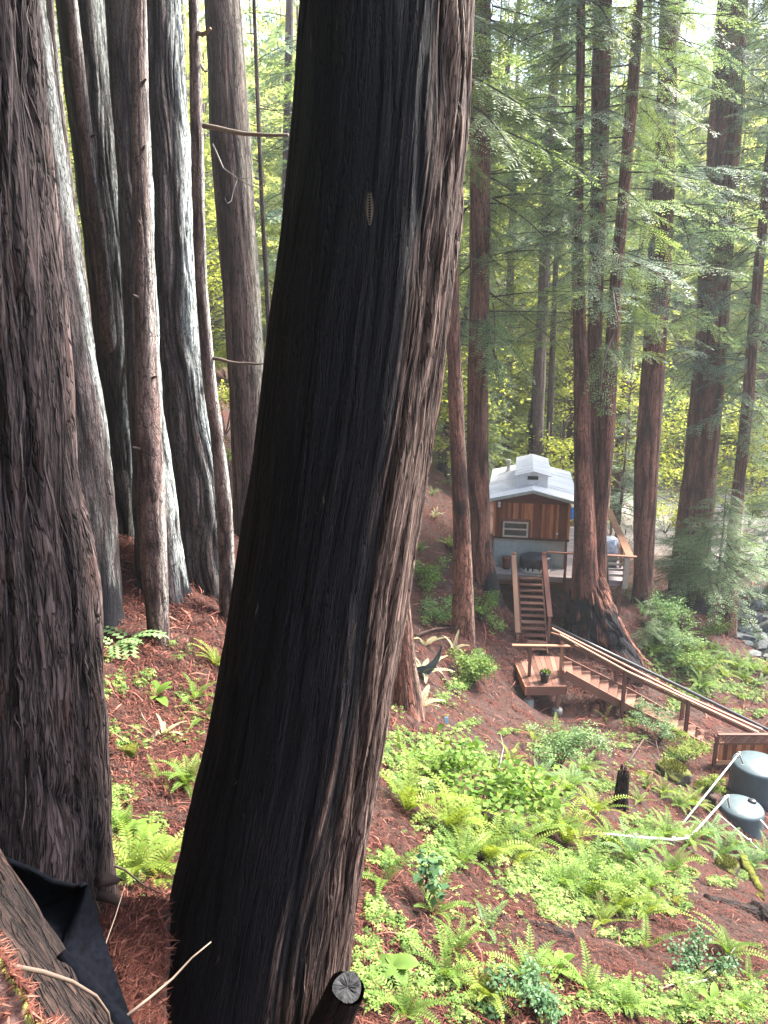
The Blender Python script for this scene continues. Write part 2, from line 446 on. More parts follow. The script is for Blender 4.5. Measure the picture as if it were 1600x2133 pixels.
def mat_ground():
    t = NT('forest_floor')
    co = t.n('ShaderNodeNewGeometry').outputs['Position']
    f = t.noise(co, 28, 8, .75); g = t.noise(co, 1.6, 4, .55); h = t.noise(co, 7, 3)
    col = t.ramp(f, [(0.34, (0.015, 0.007, 0.006)), (0.5, (0.062, 0.021, 0.016)), (0.7, (0.18, 0.078, 0.058))])
    dark = t.ramp(f, [(0.3, (0.018, 0.012, 0.011)), (0.7, (0.09, 0.055, 0.047))])
    col = t.mix(t.ramp(g, [(0.42, (0, 0, 0)), (0.62, (1, 1, 1))]), dark, col)
    sand = t.ramp(h, [(0.3, (0.45, 0.4, 0.36)), (0.7, (0.66, 0.6, 0.55))])
    col = t.mix(t.attr('sand'), col, sand)
    grn = t.ramp(f, [(0.3, (0.03, 0.045, 0.015)), (0.7, (0.12, 0.15, 0.05))])
    col = t.mix(t.attr('green'), col, grn)
    return t.bsdf(col, 0.95, t.math('ADD', f, t.math('MULTIPLY', h, 1.5)), 1.0, 0.05, spec=.15)
M['ground'] = mat_ground()

def mat_water():
    t = NT('creek_water')
    co = t.n('ShaderNodeNewGeometry').outputs['Position']
    f = t.noise(co, 4, 3)
    return t.bsdf((0.02, 0.024, 0.02), .2, f, .2, .02, spec=.5)
M['water'] = mat_water()

# ------------------------------------------------------------------ terrain
CP = [(900, 2100, 3.7), (1200, 2100, 4.4), (1500, 2100, 5.3), (1250, 1950, 6.8), (950, 1900, 5.0), (1560, 1950, 7.9),
      (850, 1700, 6.8), (1100, 1800, 8.0), (1000, 1650, 9.4), (1300, 1700, 12.3), (850, 1560, 11.5), (880, 1525, 12.8),
      (1100, 1560, 15.5), (1300, 1580, 16.5), (1130, 1487, 21.2), (1450, 1640, 16.6), (1515, 1655, 17.9), (1550, 1800, 14.2),
      (1540, 1592, 19.3), (1300, 1503, 21.0), (1480, 1570, 20.3), (1250, 1400, 23.3), (1400, 1430, 24.5), (1560, 1450, 25.8),
      (1450, 1350, 27.5), (1350, 1300, 26.6), (1560, 1352, 31.5), (1590, 1318, 34.0), (1600, 1235, 37.0), (1500, 1085, 50.0),
      (1240, 1345, 24.0), (1070, 1290, 26.3), (1000, 1228, 24.8), (970, 1335, 20.8), (900, 1300, 21.5), (900, 1150, 27.0),
      (900, 1020, 35.0), (1040, 1400, 22.3), (1000, 1450, 18.5), (930, 1400, 18.3), (300, 1900, 3.6),
      (280, 1700, 5.2), (300, 1500, 7.0), (350, 1350, 8.3), (200, 1290, 8.8), (430, 1265, 10.0), (250, 1098, 11.5), (490, 1130, 15.5)]
cw = [tuple(PY(*c)) for c in CP]
cw += [(-.3, -.5, -1.95), (-.1, 1.1, -2.9), (-1.1, 1.8, -3.0), (.9, 1.6, -3.5), (0, -6, -1.0), (-8, -6, 3), (-14, 5, 6), (-16, 20, 5.5), (-9, 25, -0.6), (-18, 40, 3), (-5, 45, -4.5), (3, 50, -7.5),
       (6.5, 33, -10.2), (8.5, 38, -10.6), (3, -4, -4.0), (8, 0, -7.0), (9, 7, -9.5), (14, 12, -12.8), (18, 18, -13.6), (24, 26, -14.0), (22, 5, -13),
       (30, 40, -12.4), (30, 60, -11), (14, 60, -9.5), (0, 68, -6), (-25, 65, 3), (0, 95, 6), (40, 85, -2), (45, 120, 22), (0, 130, 30),
       (-45, 95, 18), (-45, 130, 40), (75, 60, -4), (80, 120, 22), (60, 20, -8), (45, 0, -12), (-50, 40, 18), (-50, 0, 22), (0, 170, 50), (80, 170, 45), (-60, 170, 55), (40, -20, -12), (-50, -20, 24)]
cw = np.array(cw)
def _phi(a, b):
    d2 = (a[:, None, 0] - b[None, :, 0]) ** 2 + (a[:, None, 1] - b[None, :, 1]) ** 2
    return np.sqrt(d2 + 0.6)
n_ = len(cw)
A_ = np.zeros((n_ + 3, n_ + 3))
A_[:n_, :n_] = _phi(cw, cw) - np.eye(n_) * 0.12
A_[:n_, n_] = 1; A_[:n_, n_ + 1:] = cw[:, :2]; A_[n_:, :n_] = A_[:n_, n_:].T
W_ = np.linalg.solve(A_, np.concatenate([cw[:, 2], np.zeros(3)]))

MND = np.array([(*tuple(PY(u, v, Y))[:2], r, h) for u, v, Y, r, h in (
    (140, 1290, 6.8, .75, .28), (258, 1280, 10.6, .8, .25), (340, 1270, 9.6, .8, .22), (332, 1355, 8.3, .5, .14), (440, 1270, 10.3, .9, .22), (262, 1100, 11.2, .7, .2),
    (845, 1535, 12.9, .9, .25), (966, 1330, 20.9, .9, .3), (1010, 1245, 24.9, 1.2, .4), (1250, 1345, 24.5, 1.7, .4), (1340, 1275, 28.6, 1.2, .4), (1437, 1250, 34.5, 1.7, .5), (1513, 1335, 32, .9, .3), (526, 1130, 15.9, .9, .2))])
def H(x, y):
    x = np.atleast_1d(np.asarray(x, float)); y = np.atleast_1d(np.asarray(y, float))
    sh = x.shape; x = x.ravel(); y = y.ravel()
    z = np.empty(len(x))
    for i in range(0, len(x), 40000):
        q = np.stack([x[i:i + 40000], y[i:i + 40000]], 1)
        z[i:i + 40000] = _phi(q, cw) @ W_[:n_] + W_[n_] + q @ W_[n_ + 1:]
    for mx, my, r, h in MND: z = z + h * np.exp(-((x - mx) ** 2 + (y - my) ** 2) / (r * r))
    z = z + (fbm(x * 1.3, y * 1.3, 0.5, 3, 3) - .5) * 0.28 + (fbm(x * 6, y * 6, 0.5, 9, 2) - .5) * 0.06
    return z.reshape(sh)

def Hz(x, y): return float(H(x, y)[0])

def hit(u, v):
    """where the rays through photo pixels meet the ground (arrays)"""
    u = np.atleast_1d(np.asarray(u, float)); v = np.atleast_1d(np.asarray(v, float))
    yc = -(v - 1066.5) / FPX
    dx = (u - 800) / FPX; dy = COS + yc * SIN; dz = -SIN + yc * COS
    t = np.full(len(u), 1.2); done = np.zeros(len(u), bool); tp = t.copy()
    while t.min() < 75:
        act = ~done
        if not act.any(): break
        z = H(dx[act] * t[act], dy[act] * t[act])
        below = dz[act] * t[act] < z
        idx = np.where(act)[0]
        done[idx[below]] = True
        go = idx[~below]; tp[go] = t[go]; t[go] = t[go] * 1.025 + 0.03
        if t[go].size and t[go].min() > 75: break
    lo, hi = tp.copy(), t.copy()
    for _ in range(9):
        m = (lo + hi) / 2; z = H(dx * m, dy * m); b = dz * m < z
        hi = np.where(b, m, hi); lo = np.where(b, lo, m)
    m = hi
    return np.stack([dx * m, dy * m, H(dx * m, dy * m)], 1), m, done

def G(u, v):
    p, d, ok = hit(u, v)
    return Vector(p[0]), float(d[0])

def spaced(lo, a, b, hi, fine, g=1.09):
    mid = list(np.arange(a, b, fine)); left = []; x = a; s = fine
    while x > lo: s = min(s * g, 3.0); x -= s; left.append(x)
    right = []; x = mid[-1]; s = fine
    while x < hi: s = min(s * g, 3.0); x += s; right.append(x)
    return np.array(left[::-1] + mid + right)
gx = spaced(-60, -5, 12, 90, .09); gy = spaced(-20, 0.5, 24, 175, .1)
GX, GY = np.meshgrid(gx, gy)
GZ = H(GX, GY)
nx, ny = len(gx), len(gy)
idx = np.arange(nx * ny).reshape(ny, nx)
F = np.stack([idx[:-1, :-1], idx[:-1, 1:], idx[1:, 1:], idx[1:, :-1]], -1).reshape(-1, 4)
sand = np.clip(1 - np.hypot((GX - 25) / 15, (GY - 48) / 10) + (fbm(GX * .3, GY * .3, .3, 5) - .5), 0, 1) * 3
sand = np.clip(sand, 0, 1)
green = np.clip((GY - 40) / 12, 0, 1) * (1 - sand)
me = np_mesh('ground', np.stack([GX, GY, GZ], -1).reshape(-1, 3), F, M['ground'], {'sand': sand.ravel(), 'green': green.ravel()}, smooth=True)
ground = tag(link('ground', me), 'steep forest floor of reddish brown needle litter', None, None, 'structure')
wm = MB(); wm.box(14.0, 26, 29.0, 36.5, -15, -14.32)
tag(wm.build('creek_water', M['water']), 'still dark creek water below the rock bank', None, None, 'structure')

# ------------------------------------------------------------------ trunks
def smooth1(a, k):
    if k < 2: return a
    ker = np.hanning(k + 2)[1:-1]; ker /= ker.sum()
    p = np.pad(a, (k, k), mode='reflect', reflect_type='odd')
    return np.convolve(p, ker, 'same')[k:-k]

def trunk_profile(keys, ztop, sink=0.6):
    pts = []
    kb = max(keys, key=lambda k: k[2]); cb_ = PY((kb[0] + kb[1]) / 2, kb[2], kb[3]); rb_ = (kb[1] - kb[0]) / 2 / FPX * dep(kb[2], kb[3])
    lo_ = min(Hz(cb_.x + dx * rb_, cb_.y + dy * rb_) for dx, dy in ((0, 0), (1, 0), (-1, 0), (0, 1), (0, -1)))
    sink = max(.3, cb_.z - lo_ + .35) if sink < 1 else max(sink, cb_.z - lo_ + .35)
    global SINK; SINK = sink
    for ul, ur, v, Y in keys:
        c = PY((ul + ur) / 2, v, Y); d = dep(v, Y)
        pts.append((c.z, c.x, c.y, (ur - ul) / 2 / FPX * d))
    pts.sort()
    a = np.array(pts)
    # extend to the top with the lean of the two highest keys
    k0, k1 = a[-2], a[-1]
    sl = (k1 - k0) / max(k1[0] - k0[0], .3)
    if ztop > k1[0]:
        dz = ztop - k1[0]
        h = max(ztop - a[0][0], 1)
        a = np.vstack([a, [ztop, k1[1] + sl[1] * dz, k1[2] + sl[2] * dz * .5, max(k1[3] * (1 - dz / h * .55), k1[3] * .35)]])
    b0, b1 = a[0], a[1]
    sl = (b1 - b0) / max(b1[0] - b0[0], .3)
    a = np.vstack([[b0[0] - sink, b0[1] - sl[1] * sink, b0[2] - sl[2] * sink, b0[3] * 1.12], a])
    return a

def make_trunk(parent, keys, mat, ztop, N=64, dz=0.1, zfine=None, amp=0.03, k=6.0, seed=0, lichen_sidelight=None, char=None, roots=0.0, name='trunk', along=0.12, warp=1.2, sink=0.6, rough=1.0):
    a = trunk_profile(keys, ztop, sink)
    zlo, zhi = a[0, 0], a[-1, 0]
    zfine = zhi if zfine is None else min(zfine, zhi)
    zs = list(np.arange(zlo, zfine, dz))
    z = zs[-1]; s = dz
    while z < zhi - 1e-3:
        s = min(s * 1.08, .6); z = min(z + s, zhi); zs.append(z)
    zs = np.array(zs)
    kk = max(3, int(0.5 / dz)) if len(zs) > 40 else 2
    cx = smooth1(np.interp(zs, a[:, 0], a[:, 1]), kk); cy = smooth1(np.interp(zs, a[:, 0], a[:, 2]), kk); r = smooth1(np.interp(zs, a[:, 0], a[:, 3]), kk)
    sink = SINK; zb = zlo + sink
    ph = np.linspace(0, 2 * np.pi, N + 1)            # the last column repeats the first, for the UVs
    Z, PH = np.meshgrid(zs, ph, indexing='ij')
    cs, sn = np.cos(PH), np.sin(PH)
    R0 = float(np.median(r))
    x = cs * R0 * k; y = sn * R0 * k; zz = Z * k * along
    w1 = noise3(x * .6, y * .6, zz * 1.3 + 5, seed + 1) - .5
    w2 = noise3(x * .6 + 9, y * .6, zz * 1.3, seed + 2) - .5
    x2, y2 = x + w1 * warp, y + w2 * warp
    n1 = noise3(x2, y2, zz, seed + 3)
    n2 = noise3(x2 * 2.3, y2 * 2.3, zz * 1.7, seed + 4)
    n3 = noise3(x2 * 5.1, y2 * 5.1, zz * 3.0, seed + 5)
    n4 = noise3(x2 * 9.5, y2 * 9.5, zz * 2.2, seed + 6)
    h1 = 1 - (1 - np.abs(2 * n1 - 1)) ** 3.2
    h2 = 1 - (1 - np.abs(2 * n2 - 1)) ** 2.6
    hh = .46 * h1 + .3 * h2 + .22 * n3 + .16 * (n4 - .3)
    hh = hh * (1 + .5 * (noise3(x2 * .8 + 7, y2 * .8, zz * .8, seed + 7) - .5))
    low = fbm(cs * 1.3 + 3, sn * 1.3, Z * .35, seed + 8, 3) - .5
    chh = np.zeros_like(Z)
    zb0 = zlo + sink
    if char: chh = np.clip(char(PH, Z, cs, sn, zb0, seed), 0, 1)
    rr = r[:, None] * (1 + .16 * low * rough) + (hh - .6) * amp * 2 * (1 - (.55 if name == 'trunk' else 0) * chh)
    if roots:
        e = np.exp(-np.clip(Z - zb, 0, None) / (roots * 1.6))
        rr = rr + roots * e * (noise3(cs * 1.7 + 4, sn * 1.7, Z * .2, seed + 11) - .35) * .9
    co = np.stack([cx[:, None] + cs * rr, cy[:, None] + sn * rr, Z], -1)
    base = np.array([np.interp(zb, zs, cx), np.interp(zb, zs, cy), zb])
    if parent is None or isinstance(parent, tuple):
        lab = parent
        parent = empty(lab[0], tuple(base), lab[1], lab[2], lab[3] if len(lab) > 3 else None)
    org = np.array(tuple(parent.location))
    rows = len(zs); n1_ = N + 1
    idx = np.arange(rows * n1_).reshape(rows, n1_)
    F = np.stack([idx[:-1, :-1], idx[:-1, 1:], idx[1:, 1:], idx[1:, :-1]], -1).reshape(-1, 4)
    V = (co - org).reshape(-1, 3)
    # top cap
    V = np.vstack([V, np.array([[cx[-1], cy[-1], zs[-1]]]) - org])
    ct = len(V) - 1
    T = np.stack([idx[-1, :-1], idx[-1, 1:], np.full(N, ct)], -1)
    uv = np.stack([PH * R0, Z], -1).reshape(-1, 2); uv = np.vstack([uv, [[0, zs[-1]]]])
    ridge = np.append(hh.ravel(), .5)
    li = np.zeros_like(Z)
    if lichen_sidelight:
        ang, width, amt = lichen_sidelight                       # lichen plus side light painted in; direction in degrees from +x
        dd = np.cos(PH - math.radians(ang))
        li = np.clip((dd - math.cos(math.radians(width))) * 2.2 + (fbm(cs * 2, sn * 2, Z * .7, seed + 21, 3) - .5) * 1.6, 0, 1) * amt
    me = np_mesh(name, V, [F, T], mat, {'ridge': ridge, 'lichen_sidelight': np.append(li.ravel(), 0), 'char': np.append(np.clip(chh, 0, 1).ravel(), 0)}, smooth=True, uv=uv)
    o = link(name, me, parent)
    prof = dict(zs=zs, ph=ph, rr=rr, chh=chh, z=zs, x=cx, y=cy, r=r, zb=zb)
    return parent, o, prof

def at_z(pf, z):
    return np.array([np.interp(z, pf['z'], pf['x']), np.interp(z, pf['z'], pf['y']), z]), float(np.interp(z, pf['z'], pf['r']))

def base_char(h, amt=1.0):
    def f(PH, Z, cs, sn, zb, seed):
        return np.clip(1.15 - (Z - zb) / h + (fbm(cs * 2.5, sn * 2.5, Z * 1.2, seed + 33, 3) - .5) * 1.5, 0, 1) * amt
    return f

# --- the near leaning trunk, black on its left flank
def main_black(PH, Z, cs, sn, zb, seed):
    face = np.cos(PH - math.radians(226))            # black covers the side turned to the left and to the camera
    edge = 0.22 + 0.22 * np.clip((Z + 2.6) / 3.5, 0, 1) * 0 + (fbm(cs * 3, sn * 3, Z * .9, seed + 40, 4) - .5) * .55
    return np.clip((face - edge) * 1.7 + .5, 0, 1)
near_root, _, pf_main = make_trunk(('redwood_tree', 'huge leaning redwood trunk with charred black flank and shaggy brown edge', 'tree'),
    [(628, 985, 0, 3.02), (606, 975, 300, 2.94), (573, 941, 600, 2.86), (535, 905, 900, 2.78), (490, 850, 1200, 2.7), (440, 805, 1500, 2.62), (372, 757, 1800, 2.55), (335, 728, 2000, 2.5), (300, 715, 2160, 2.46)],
    M['bark_main'], 9.0, N=560, dz=.014, zfine=1.5, amp=.024, k=14, seed=5, char=main_black, roots=.03, along=.075, warp=1.8, sink=1.2, rough=.18)

def shreds(parent, pf, n, a0, a1, z0, z1, seed, ls=(.04, .22), ws=(.0012, .004), off=.001, curl=.008, mat='fibre'):
    # loose fibres and strips of bark peeling from the surface
    rs = np.random.RandomState(seed); V = []; F = []; R = []; org = np.array(tuple(parent.location)); m = 6
    nph = len(pf['ph']) - 1
    def surf(ph, z):
        zi = np.interp(z, pf['zs'], np.arange(len(pf['zs']))); i = int(zi); j = int((ph % (2 * np.pi)) / (2 * np.pi) * nph)
        return np.interp(z, pf['zs'], pf['x']), np.interp(z, pf['zs'], pf['y']), pf['rr'][i, j], pf['chh'][i, j]
    for _ in range(n):
        ph = rs.uniform(a0, a1); z = rs.uniform(z0, z1); x, y, r, c = surf(ph, z)
        if c > .5 and rs.rand() > .03: continue
        L = rs.uniform(*ls) * (1 if c < .5 else .25); w_ = rs.uniform(*ws); dph = rs.uniform(-.12, .12) * L / max(r, .1); e0, e1 = rs.rand(2) * curl * 2 ** rs.uniform(-1, 1.3)
        tone = min(1, max(0, rs.beta(2, 2)))
        k = len(V)
        for i in range(m + 1):
            t = i / m; zz = z + L * (t - .5); pp = ph + dph * (t - .5) + .01 * math.sin(t * 5 + z * 9); X, Y, r2, _c = surf(pp, zz)
            lift = off + e0 * (1 - t) ** 3 + e1 * t ** 3; ra = r2 + lift; ta = w_ * (1 - abs(2 * t - 1) ** 3 * .8) / ra
            for sg in (-1, 1): V.append((X + math.cos(pp + sg * ta) * ra - org[0], Y + math.sin(pp + sg * ta) * ra - org[1], zz - org[2])); R.append(tone)
        F += [(k + 2 * i, k + 2 * i + 1, k + 2 * i + 3, k + 2 * i + 2) for i in range(m)]
    return tag(link('loose_bark', np_mesh('loose_bark', np.array(V), np.array(F), [M[mat]], {'rnd': np.array(R), 'lc': np.array(V)}), parent), kind='stuff')
M['fibre'] = mat_wood('bark_fibre', (0.016, 0.01, 0.009), (0.06, 0.036, 0.03), (0.21, 0.14, 0.12), .85, 3, 60)
M['fibre_grey'] = mat_wood('bark_fibre_grey', (0.014, 0.01, 0.011), (0.05, 0.036, 0.037), (0.17, 0.125, 0.122), .85, 3, 60)
shreds(near_root, pf_main, 1700, -2.6, .35, -2.9, 1.4, 3, ls=(.05, .32), ws=(.0008, .0028))

# --- big trunk at the picture's left side
left_root, _, pf_left = make_trunk(('redwood_tree', 'massive furrowed grey brown redwood trunk behind the black fabric', 'tree'),
    [(-330, 62, 0, 2.75), (-310, 92, 400, 2.7), (-300, 128, 800, 2.62), (-300, 176, 1200, 2.55), (-310, 203, 1500, 2.5), (-330, 222, 1900, 2.42), (-350, 250, 2080, 2.4)],
    M['bark_left'], 9.0, N=600, dz=.014, zfine=1.5, amp=.04, k=9, seed=21, roots=.08, along=.075, warp=1.5, sink=1.0, rough=.4)
shreds(left_root, pf_left, 900, -2.2, .2, -2.8, 1.4, 4, ls=(.05, .3), ws=(.001, .0035), mat='fibre_grey')
make_trunk(('redwood_tree', 'furrowed redwood with pale lichened edge just behind the massive grey brown trunk', 'tree'),
    [(-60, 88, 0, 9.2), (-30, 141, 400, 9.0), (0, 175, 650, 8.85), (20, 207, 850, 8.75), (35, 238, 1080, 8.65), (20, 252, 1285, 8.5)],
    M['bark_cluster'], 13, N=300, dz=.03, zfine=4.5, amp=.03, k=6.5, along=.15, seed=31, lichen_sidelight=(4, 32, .95), char=base_char(1.0, .9), roots=.15)

# --- the cluster on the left
cluster = [
 ('tall redwood with reddish left edge and lichened right side behind the slim pole trunk', [(120, 216, 0, 11.4), (165, 258, 400, 11.2), (192, 270, 650, 11.0), (205, 285, 900, 10.8), (215, 300, 1280, 10.6)], 'bark_cluster', 40, .03, 6.0, (0, 52, 1.0), .8, 200),
 ('slim smooth pole trunk rising from the red litter mound, pale along one side', [(135, 160, 0, 9.9), (180, 207, 400, 10.3), (203, 232, 600, 10.6), (224, 257, 850, 10.9), (243, 280, 1105, 11.2)], 'bark_smooth', 41, .006, 9.0, (0, 55, .8), .25, 90),
 ('dark red brown redwood half hidden behind the smooth brown trunk, base flaring', [(218, 300, 0, 10.6), (247, 316, 400, 10.3), (266, 330, 750, 10.0), (276, 352, 950, 9.8), (288, 396, 1270, 9.6)], 'bark_cluster', 42, .03, 6.5, (0, 52, 1.0), .9, 200),
 ('smooth reddish brown trunk in front of the pale ridged ones, furthest down the bank', [(271, 304, 0, 9.3), (276, 312, 400, 9.0), (282, 324, 700, 8.8), (287, 342, 1000, 8.55), (296, 350, 1200, 8.4), (312, 352, 1355, 8.3)], 'bark_smooth', 43, .011, 9.0, (-8, 45, .6), .3, 180),
 ('broad redwood with deep white lichened ridges beside the smooth brown trunk', [(300, 373, 0, 11.2), (312, 404, 400, 11.0), (325, 425, 700, 10.8), (345, 452, 900, 10.6), (370, 478, 1080, 10.5), (385, 492, 1270, 10.3)], 'bark_cluster', 44, .042, 6.0, (-2, 62, 1.0), .9, 260),
 ('slim pale trunk with two snapped side branches beside the white ridged redwood', [(393, 414, 0, 9.9), (397, 423, 280, 9.85), (407, 431, 600, 9.8), (423, 450, 800, 9.75), (440, 468, 920, 9.72), (452, 484, 1060, 9.7), (458, 492, 1240, 9.7)], 'bark_smooth', 45, .008, 9.0, (0, 55, .8), .3, 100),
]
for lab, keys, mt, sd, amp, k, li, rts, N in cluster:
    r_, _, pf = make_trunk(('redwood_tree', lab, 'tree'), keys, M[mt], 14, N=N, dz=.035, zfine=6, amp=amp, k=k, seed=sd, lichen_sidelight=li, char=base_char(.8, .8) if rts > .5 else None, roots=rts * .25, rough=.45)
    if sd == 45: slim_root, pf_slim = r_, pf
    if sd == 41: pole_root, pf_pole = r_, pf
    if sd == 43: brown_root, pf_brown = r_, pf

def twig_curve(p0, p1, sag=0.0, n=7, wob=.02, rs=None):
    rs = rs or random
    p0 = Vector(p0); p1 = Vector(p1); L = (p1 - p0).length
    out_ = []
    for i in range(n):
        t = i / (n - 1); p = p0.lerp(p1, t); p.z -= sag * math.sin(math.pi * t)
        p += Vector((rs.uniform(-1, 1), rs.uniform(-1, 1), rs.uniform(-1, 1))) * wob * L * (1 if 0 < i else 0)
        out_.append(p)
    return out_

def sub_mesh(parent, name, mb, mat, smooth=True):
    o = mb.build(name, mat, parent, smooth=smooth, origin=parent.location)
    return o
# snapped side branches of the slim trunk
for (ua, va, Ya, ub, vb, Yb, ra, rb) in [(424, 262, 9.8, 600, 280, 9.3, .032, .017), (441, 746, 9.75, 552, 757, 9.5, .024, .012), (414, 68, 9.85, 438, 60, 9.5, .03, .018), (420, 135, 9.85, 432, 148, 9.6, .02, .01)]:
    b = MB(); b.tube(twig_curve(PY(ua, va, Ya), PY(ub, vb, Yb), .03, 7, .012), [ra * (1 - i / 6) + rb * (i / 6) for i in range(7)], 8)
    sub_mesh(slim_root, 'broken_branch', b, M['stick'])
for (pf, root, zs_) in ((pf_pole, pole_root, (-1.2, .4, 1.3, 2.3, 3.1)), (pf_brown, brown_root, (-1.4, -.6, .3, 1.1, 1.9, 2.6))):
    for z in zs_:
        c, r = at_z(pf, z); a = random.Random(int(z * 10)).uniform(-2.4, -.3)
        b = MB(); d = Vector((math.cos(a), math.sin(a), .3))
        b.tube([Vector(c) + d * r * .8, Vector(c) + d * (r + .05), Vector(c) + d * (r + .09)], [.02, .015, .008], 6)
        sub_mesh(root, 'branch_stub', b, M['twig'])
# pale dead twigs hanging beside it
b = MB(); rs = random.Random(4)
tw = [PY(443, 300, 9.6), PY(465, 350, 9.5), PY(495, 372, 9.4), (PY(520, 385, 9.3)), PY(560, 400, 9.2)]
b.tube(tw, [.012, .01, .008, .006, .003], 5)
b.tube([PY(495, 372, 9.4), PY(487, 395, 9.4), PY(482, 418, 9.35), PY(474, 424, 9.3), PY(468, 412, 9.3)], [.006, .005, .004, .004, .002], 5)
b.tube([PY(495, 372, 9.4), PY(515, 371, 9.3), PY(535, 368, 9.3)], [.005, .004, .002], 5)
b.tube([PY(540, 393, 9.25), PY(550, 380, 9.2), PY(556, 386, 9.2)], [.005, .004, .002], 5)
sub_mesh(slim_root, 'dead_twig', b, M['twig_pale'])

# --- single trunks seen in the gaps and to the right; (label, keys, bark, seed, amp, char height, crown range, kind of foliage)
random.seed(7)
def bchar(h): return base_char(h, 1.0) if h else None
TREES = [
 ('moss edged thin trunk far behind the slim pole trunk', [(96, 112, 0, 19), (106, 124, 148, 19), (135, 155, 400, 19), (163, 185, 620, 19), (172, 196, 760, 19), (178, 204, 980, 19)], 'bark_far', 50, .01, 0, None, None),
 ('straight redwood with reddish left edge between the slim pale trunk and the leaning giant', [(424, 500, 0, 16.6), (439, 524, 300, 16.4), (464, 541, 600, 16.2), (477, 552, 800, 16.1), (486, 560, 1000, 16), (486, 566, 1130, 15.9)], 'bark_brown', 51, .02, 0, None, None),
 ('very thin dark trunk with short twigs beside the leaning giant', [(525, 533, 0, 19), (540, 549, 400, 19), (556, 567, 700, 19), (566, 580, 1080, 19)], 'bark_far', 52, .005, 0, (-1, 8), 'twigs'),
 ('redwood with lichened flank directly downhill of the leaning giant', [(760, 800, 600, 13.4), (790, 836, 1000, 13.3), (802, 853, 1250, 13.2), (803, 868, 1400, 13.1), (798, 888, 1500, 12.95), (790, 905, 1540, 12.9)], 'bark_red', 53, .022, 0, None, None),
 ('narrow red brown redwood nearest the foot path, cut branch collar low down', [(942, 956, 440, 21.6), (934, 956, 560, 21.4), (930, 960, 700, 21.3), (936, 968, 900, 21.2), (943, 980, 1080, 21.1), (945, 984, 1200, 21), (940, 992, 1330, 20.9)], 'bark_red', 54, .025, 0, (4, 9), 'g'),
 ('tall redwood with black burnt foot at the cabin deck corner', [(984, 1022, 0, 26), (978, 1022, 300, 25.7), (979, 1019, 600, 25.5), (974, 1016, 800, 25.3), (973, 1018, 1000, 25.2), (975, 1022, 1130, 25.1), (980, 1036, 1200, 25.0), (980, 1046, 1245, 24.9)], 'bark_red', 55, .03, 1.3, (-2, 15), 'g'),
 ('dark leaning redwood rising behind the cabin roof', [(1158, 1176, 0, 44), (1134, 1156, 300, 43), (1120, 1142, 640, 42), (1099, 1130, 930, 41), (1090, 1126, 1120, 40.5)], 'bark_far', 56, .03, 9, (4, 17), 'b'),
 ('thin dark trunk to the right of the one behind the cabin roof', [(1172, 1182, 100, 47), (1154, 1165, 520, 46), (1136, 1150, 930, 45), (1130, 1148, 1110, 45)], 'bark_far', 57, .02, 0, (4, 17), 'g'),
 ('straight dark redwood top far behind the three stemmed tree', [(1190, 1207, 0, 52), (1191, 1209, 200, 52), (1190, 1212, 500, 52), (1186, 1214, 1060, 52)], 'bark_far', 58, .03, 0, (2, 18), 'b'),
 ('tall redwood with red flutes right of the three stemmed tree by the deck', [(1376, 1411, 0, 30.5), (1368, 1408, 250, 30.2), (1357, 1402, 450, 30), (1348, 1396, 600, 29.8), (1335, 1381, 800, 29.5), (1323, 1371, 960, 29.2), (1321, 1364, 1100, 29), (1322, 1360, 1200, 28.8), (1312, 1366, 1275, 28.6)], 'bark_red', 59, .035, .9, (-1.5, 16), 'b'),
 ('broad redwood above the young conifer on the creek bank, foot burnt', [(1497, 1556, 0, 36), (1476, 1540, 300, 35.7), (1460, 1525, 500, 35.5), (1452, 1513, 700, 35.3), (1438, 1502, 850, 35.2), (1424, 1490, 1000, 35), (1408, 1478, 1120, 34.8), (1392, 1482, 1250, 34.5)], 'bark_red', 60, .04, 2.4, (-5, 16), 'b'),
 ('slender redwood standing at the edge of the creek rocks', [(1582, 1600, 450, 33.5), (1562, 1583, 650, 33.3), (1545, 1568, 850, 33), (1528, 1552, 1000, 32.8), (1512, 1540, 1150, 32.5), (1494, 1532, 1335, 32)], 'bark_red', 61, .03, .7, (-6, 14), 'b'),
 ('pale pinkish trunk glimpsed behind the red fluted redwood', [(1345, 1357, 300, 55), (1343, 1356, 560, 55), (1340, 1356, 1000, 55)], 'bark_far', 62, .02, 0, (2, 17), 'g'),
 ('thin trunk leaning away in the green gap behind the three stemmed tree', [(1335, 1350, 480, 48), (1300, 1318, 720, 47), (1270, 1292, 1060, 46)], 'bark_far', 63, .02, 0, (3, 15), 'g'),
 ('dark leaning trunk at the top of the litter slope', [(956, 968, 700, 44), (925, 941, 880, 43), (902, 926, 1005, 42)], 'bark_far', 64, .02, 3, (-4, 14), 'g'),
 ('dark upright trunk at the top of the litter slope', [(930, 940, 600, 41), (930, 941, 850, 41), (925, 942, 1010, 41)], 'bark_far', 65, .02, 3, (1, 14), 'g'),
 ('redwood behind the leaning giant, far up the valley', [(700, 735, 0, 38), (690, 730, 600, 37), (680, 728, 1060, 37)], 'bark_far', 66, .03, 0, (0, 15), 'g'),
 ('faint redwood trunk far behind the thin twiggy trunk', [(596, 612, 0, 50), (585, 604, 500, 50), (575, 600, 1000, 50)], 'bark_far', 67, .02, 0, (3, 18), 'b'),
 ('faint redwood trunk far up the shaded hillside behind the pole trunk', [(70, 86, 0, 33), (110, 128, 500, 32), (140, 165, 1000, 31)], 'bark_far', 68, .02, 0, (3, 14), 'g'),
 ('redwood standing beyond the creek at the picture edge', [(1640, 1690, 0, 38), (1625, 1680, 500, 38), (1605, 1668, 1180, 37)], 'bark_red', 69, .03, 0, (-3, 16), 'b'),
]
profs = []
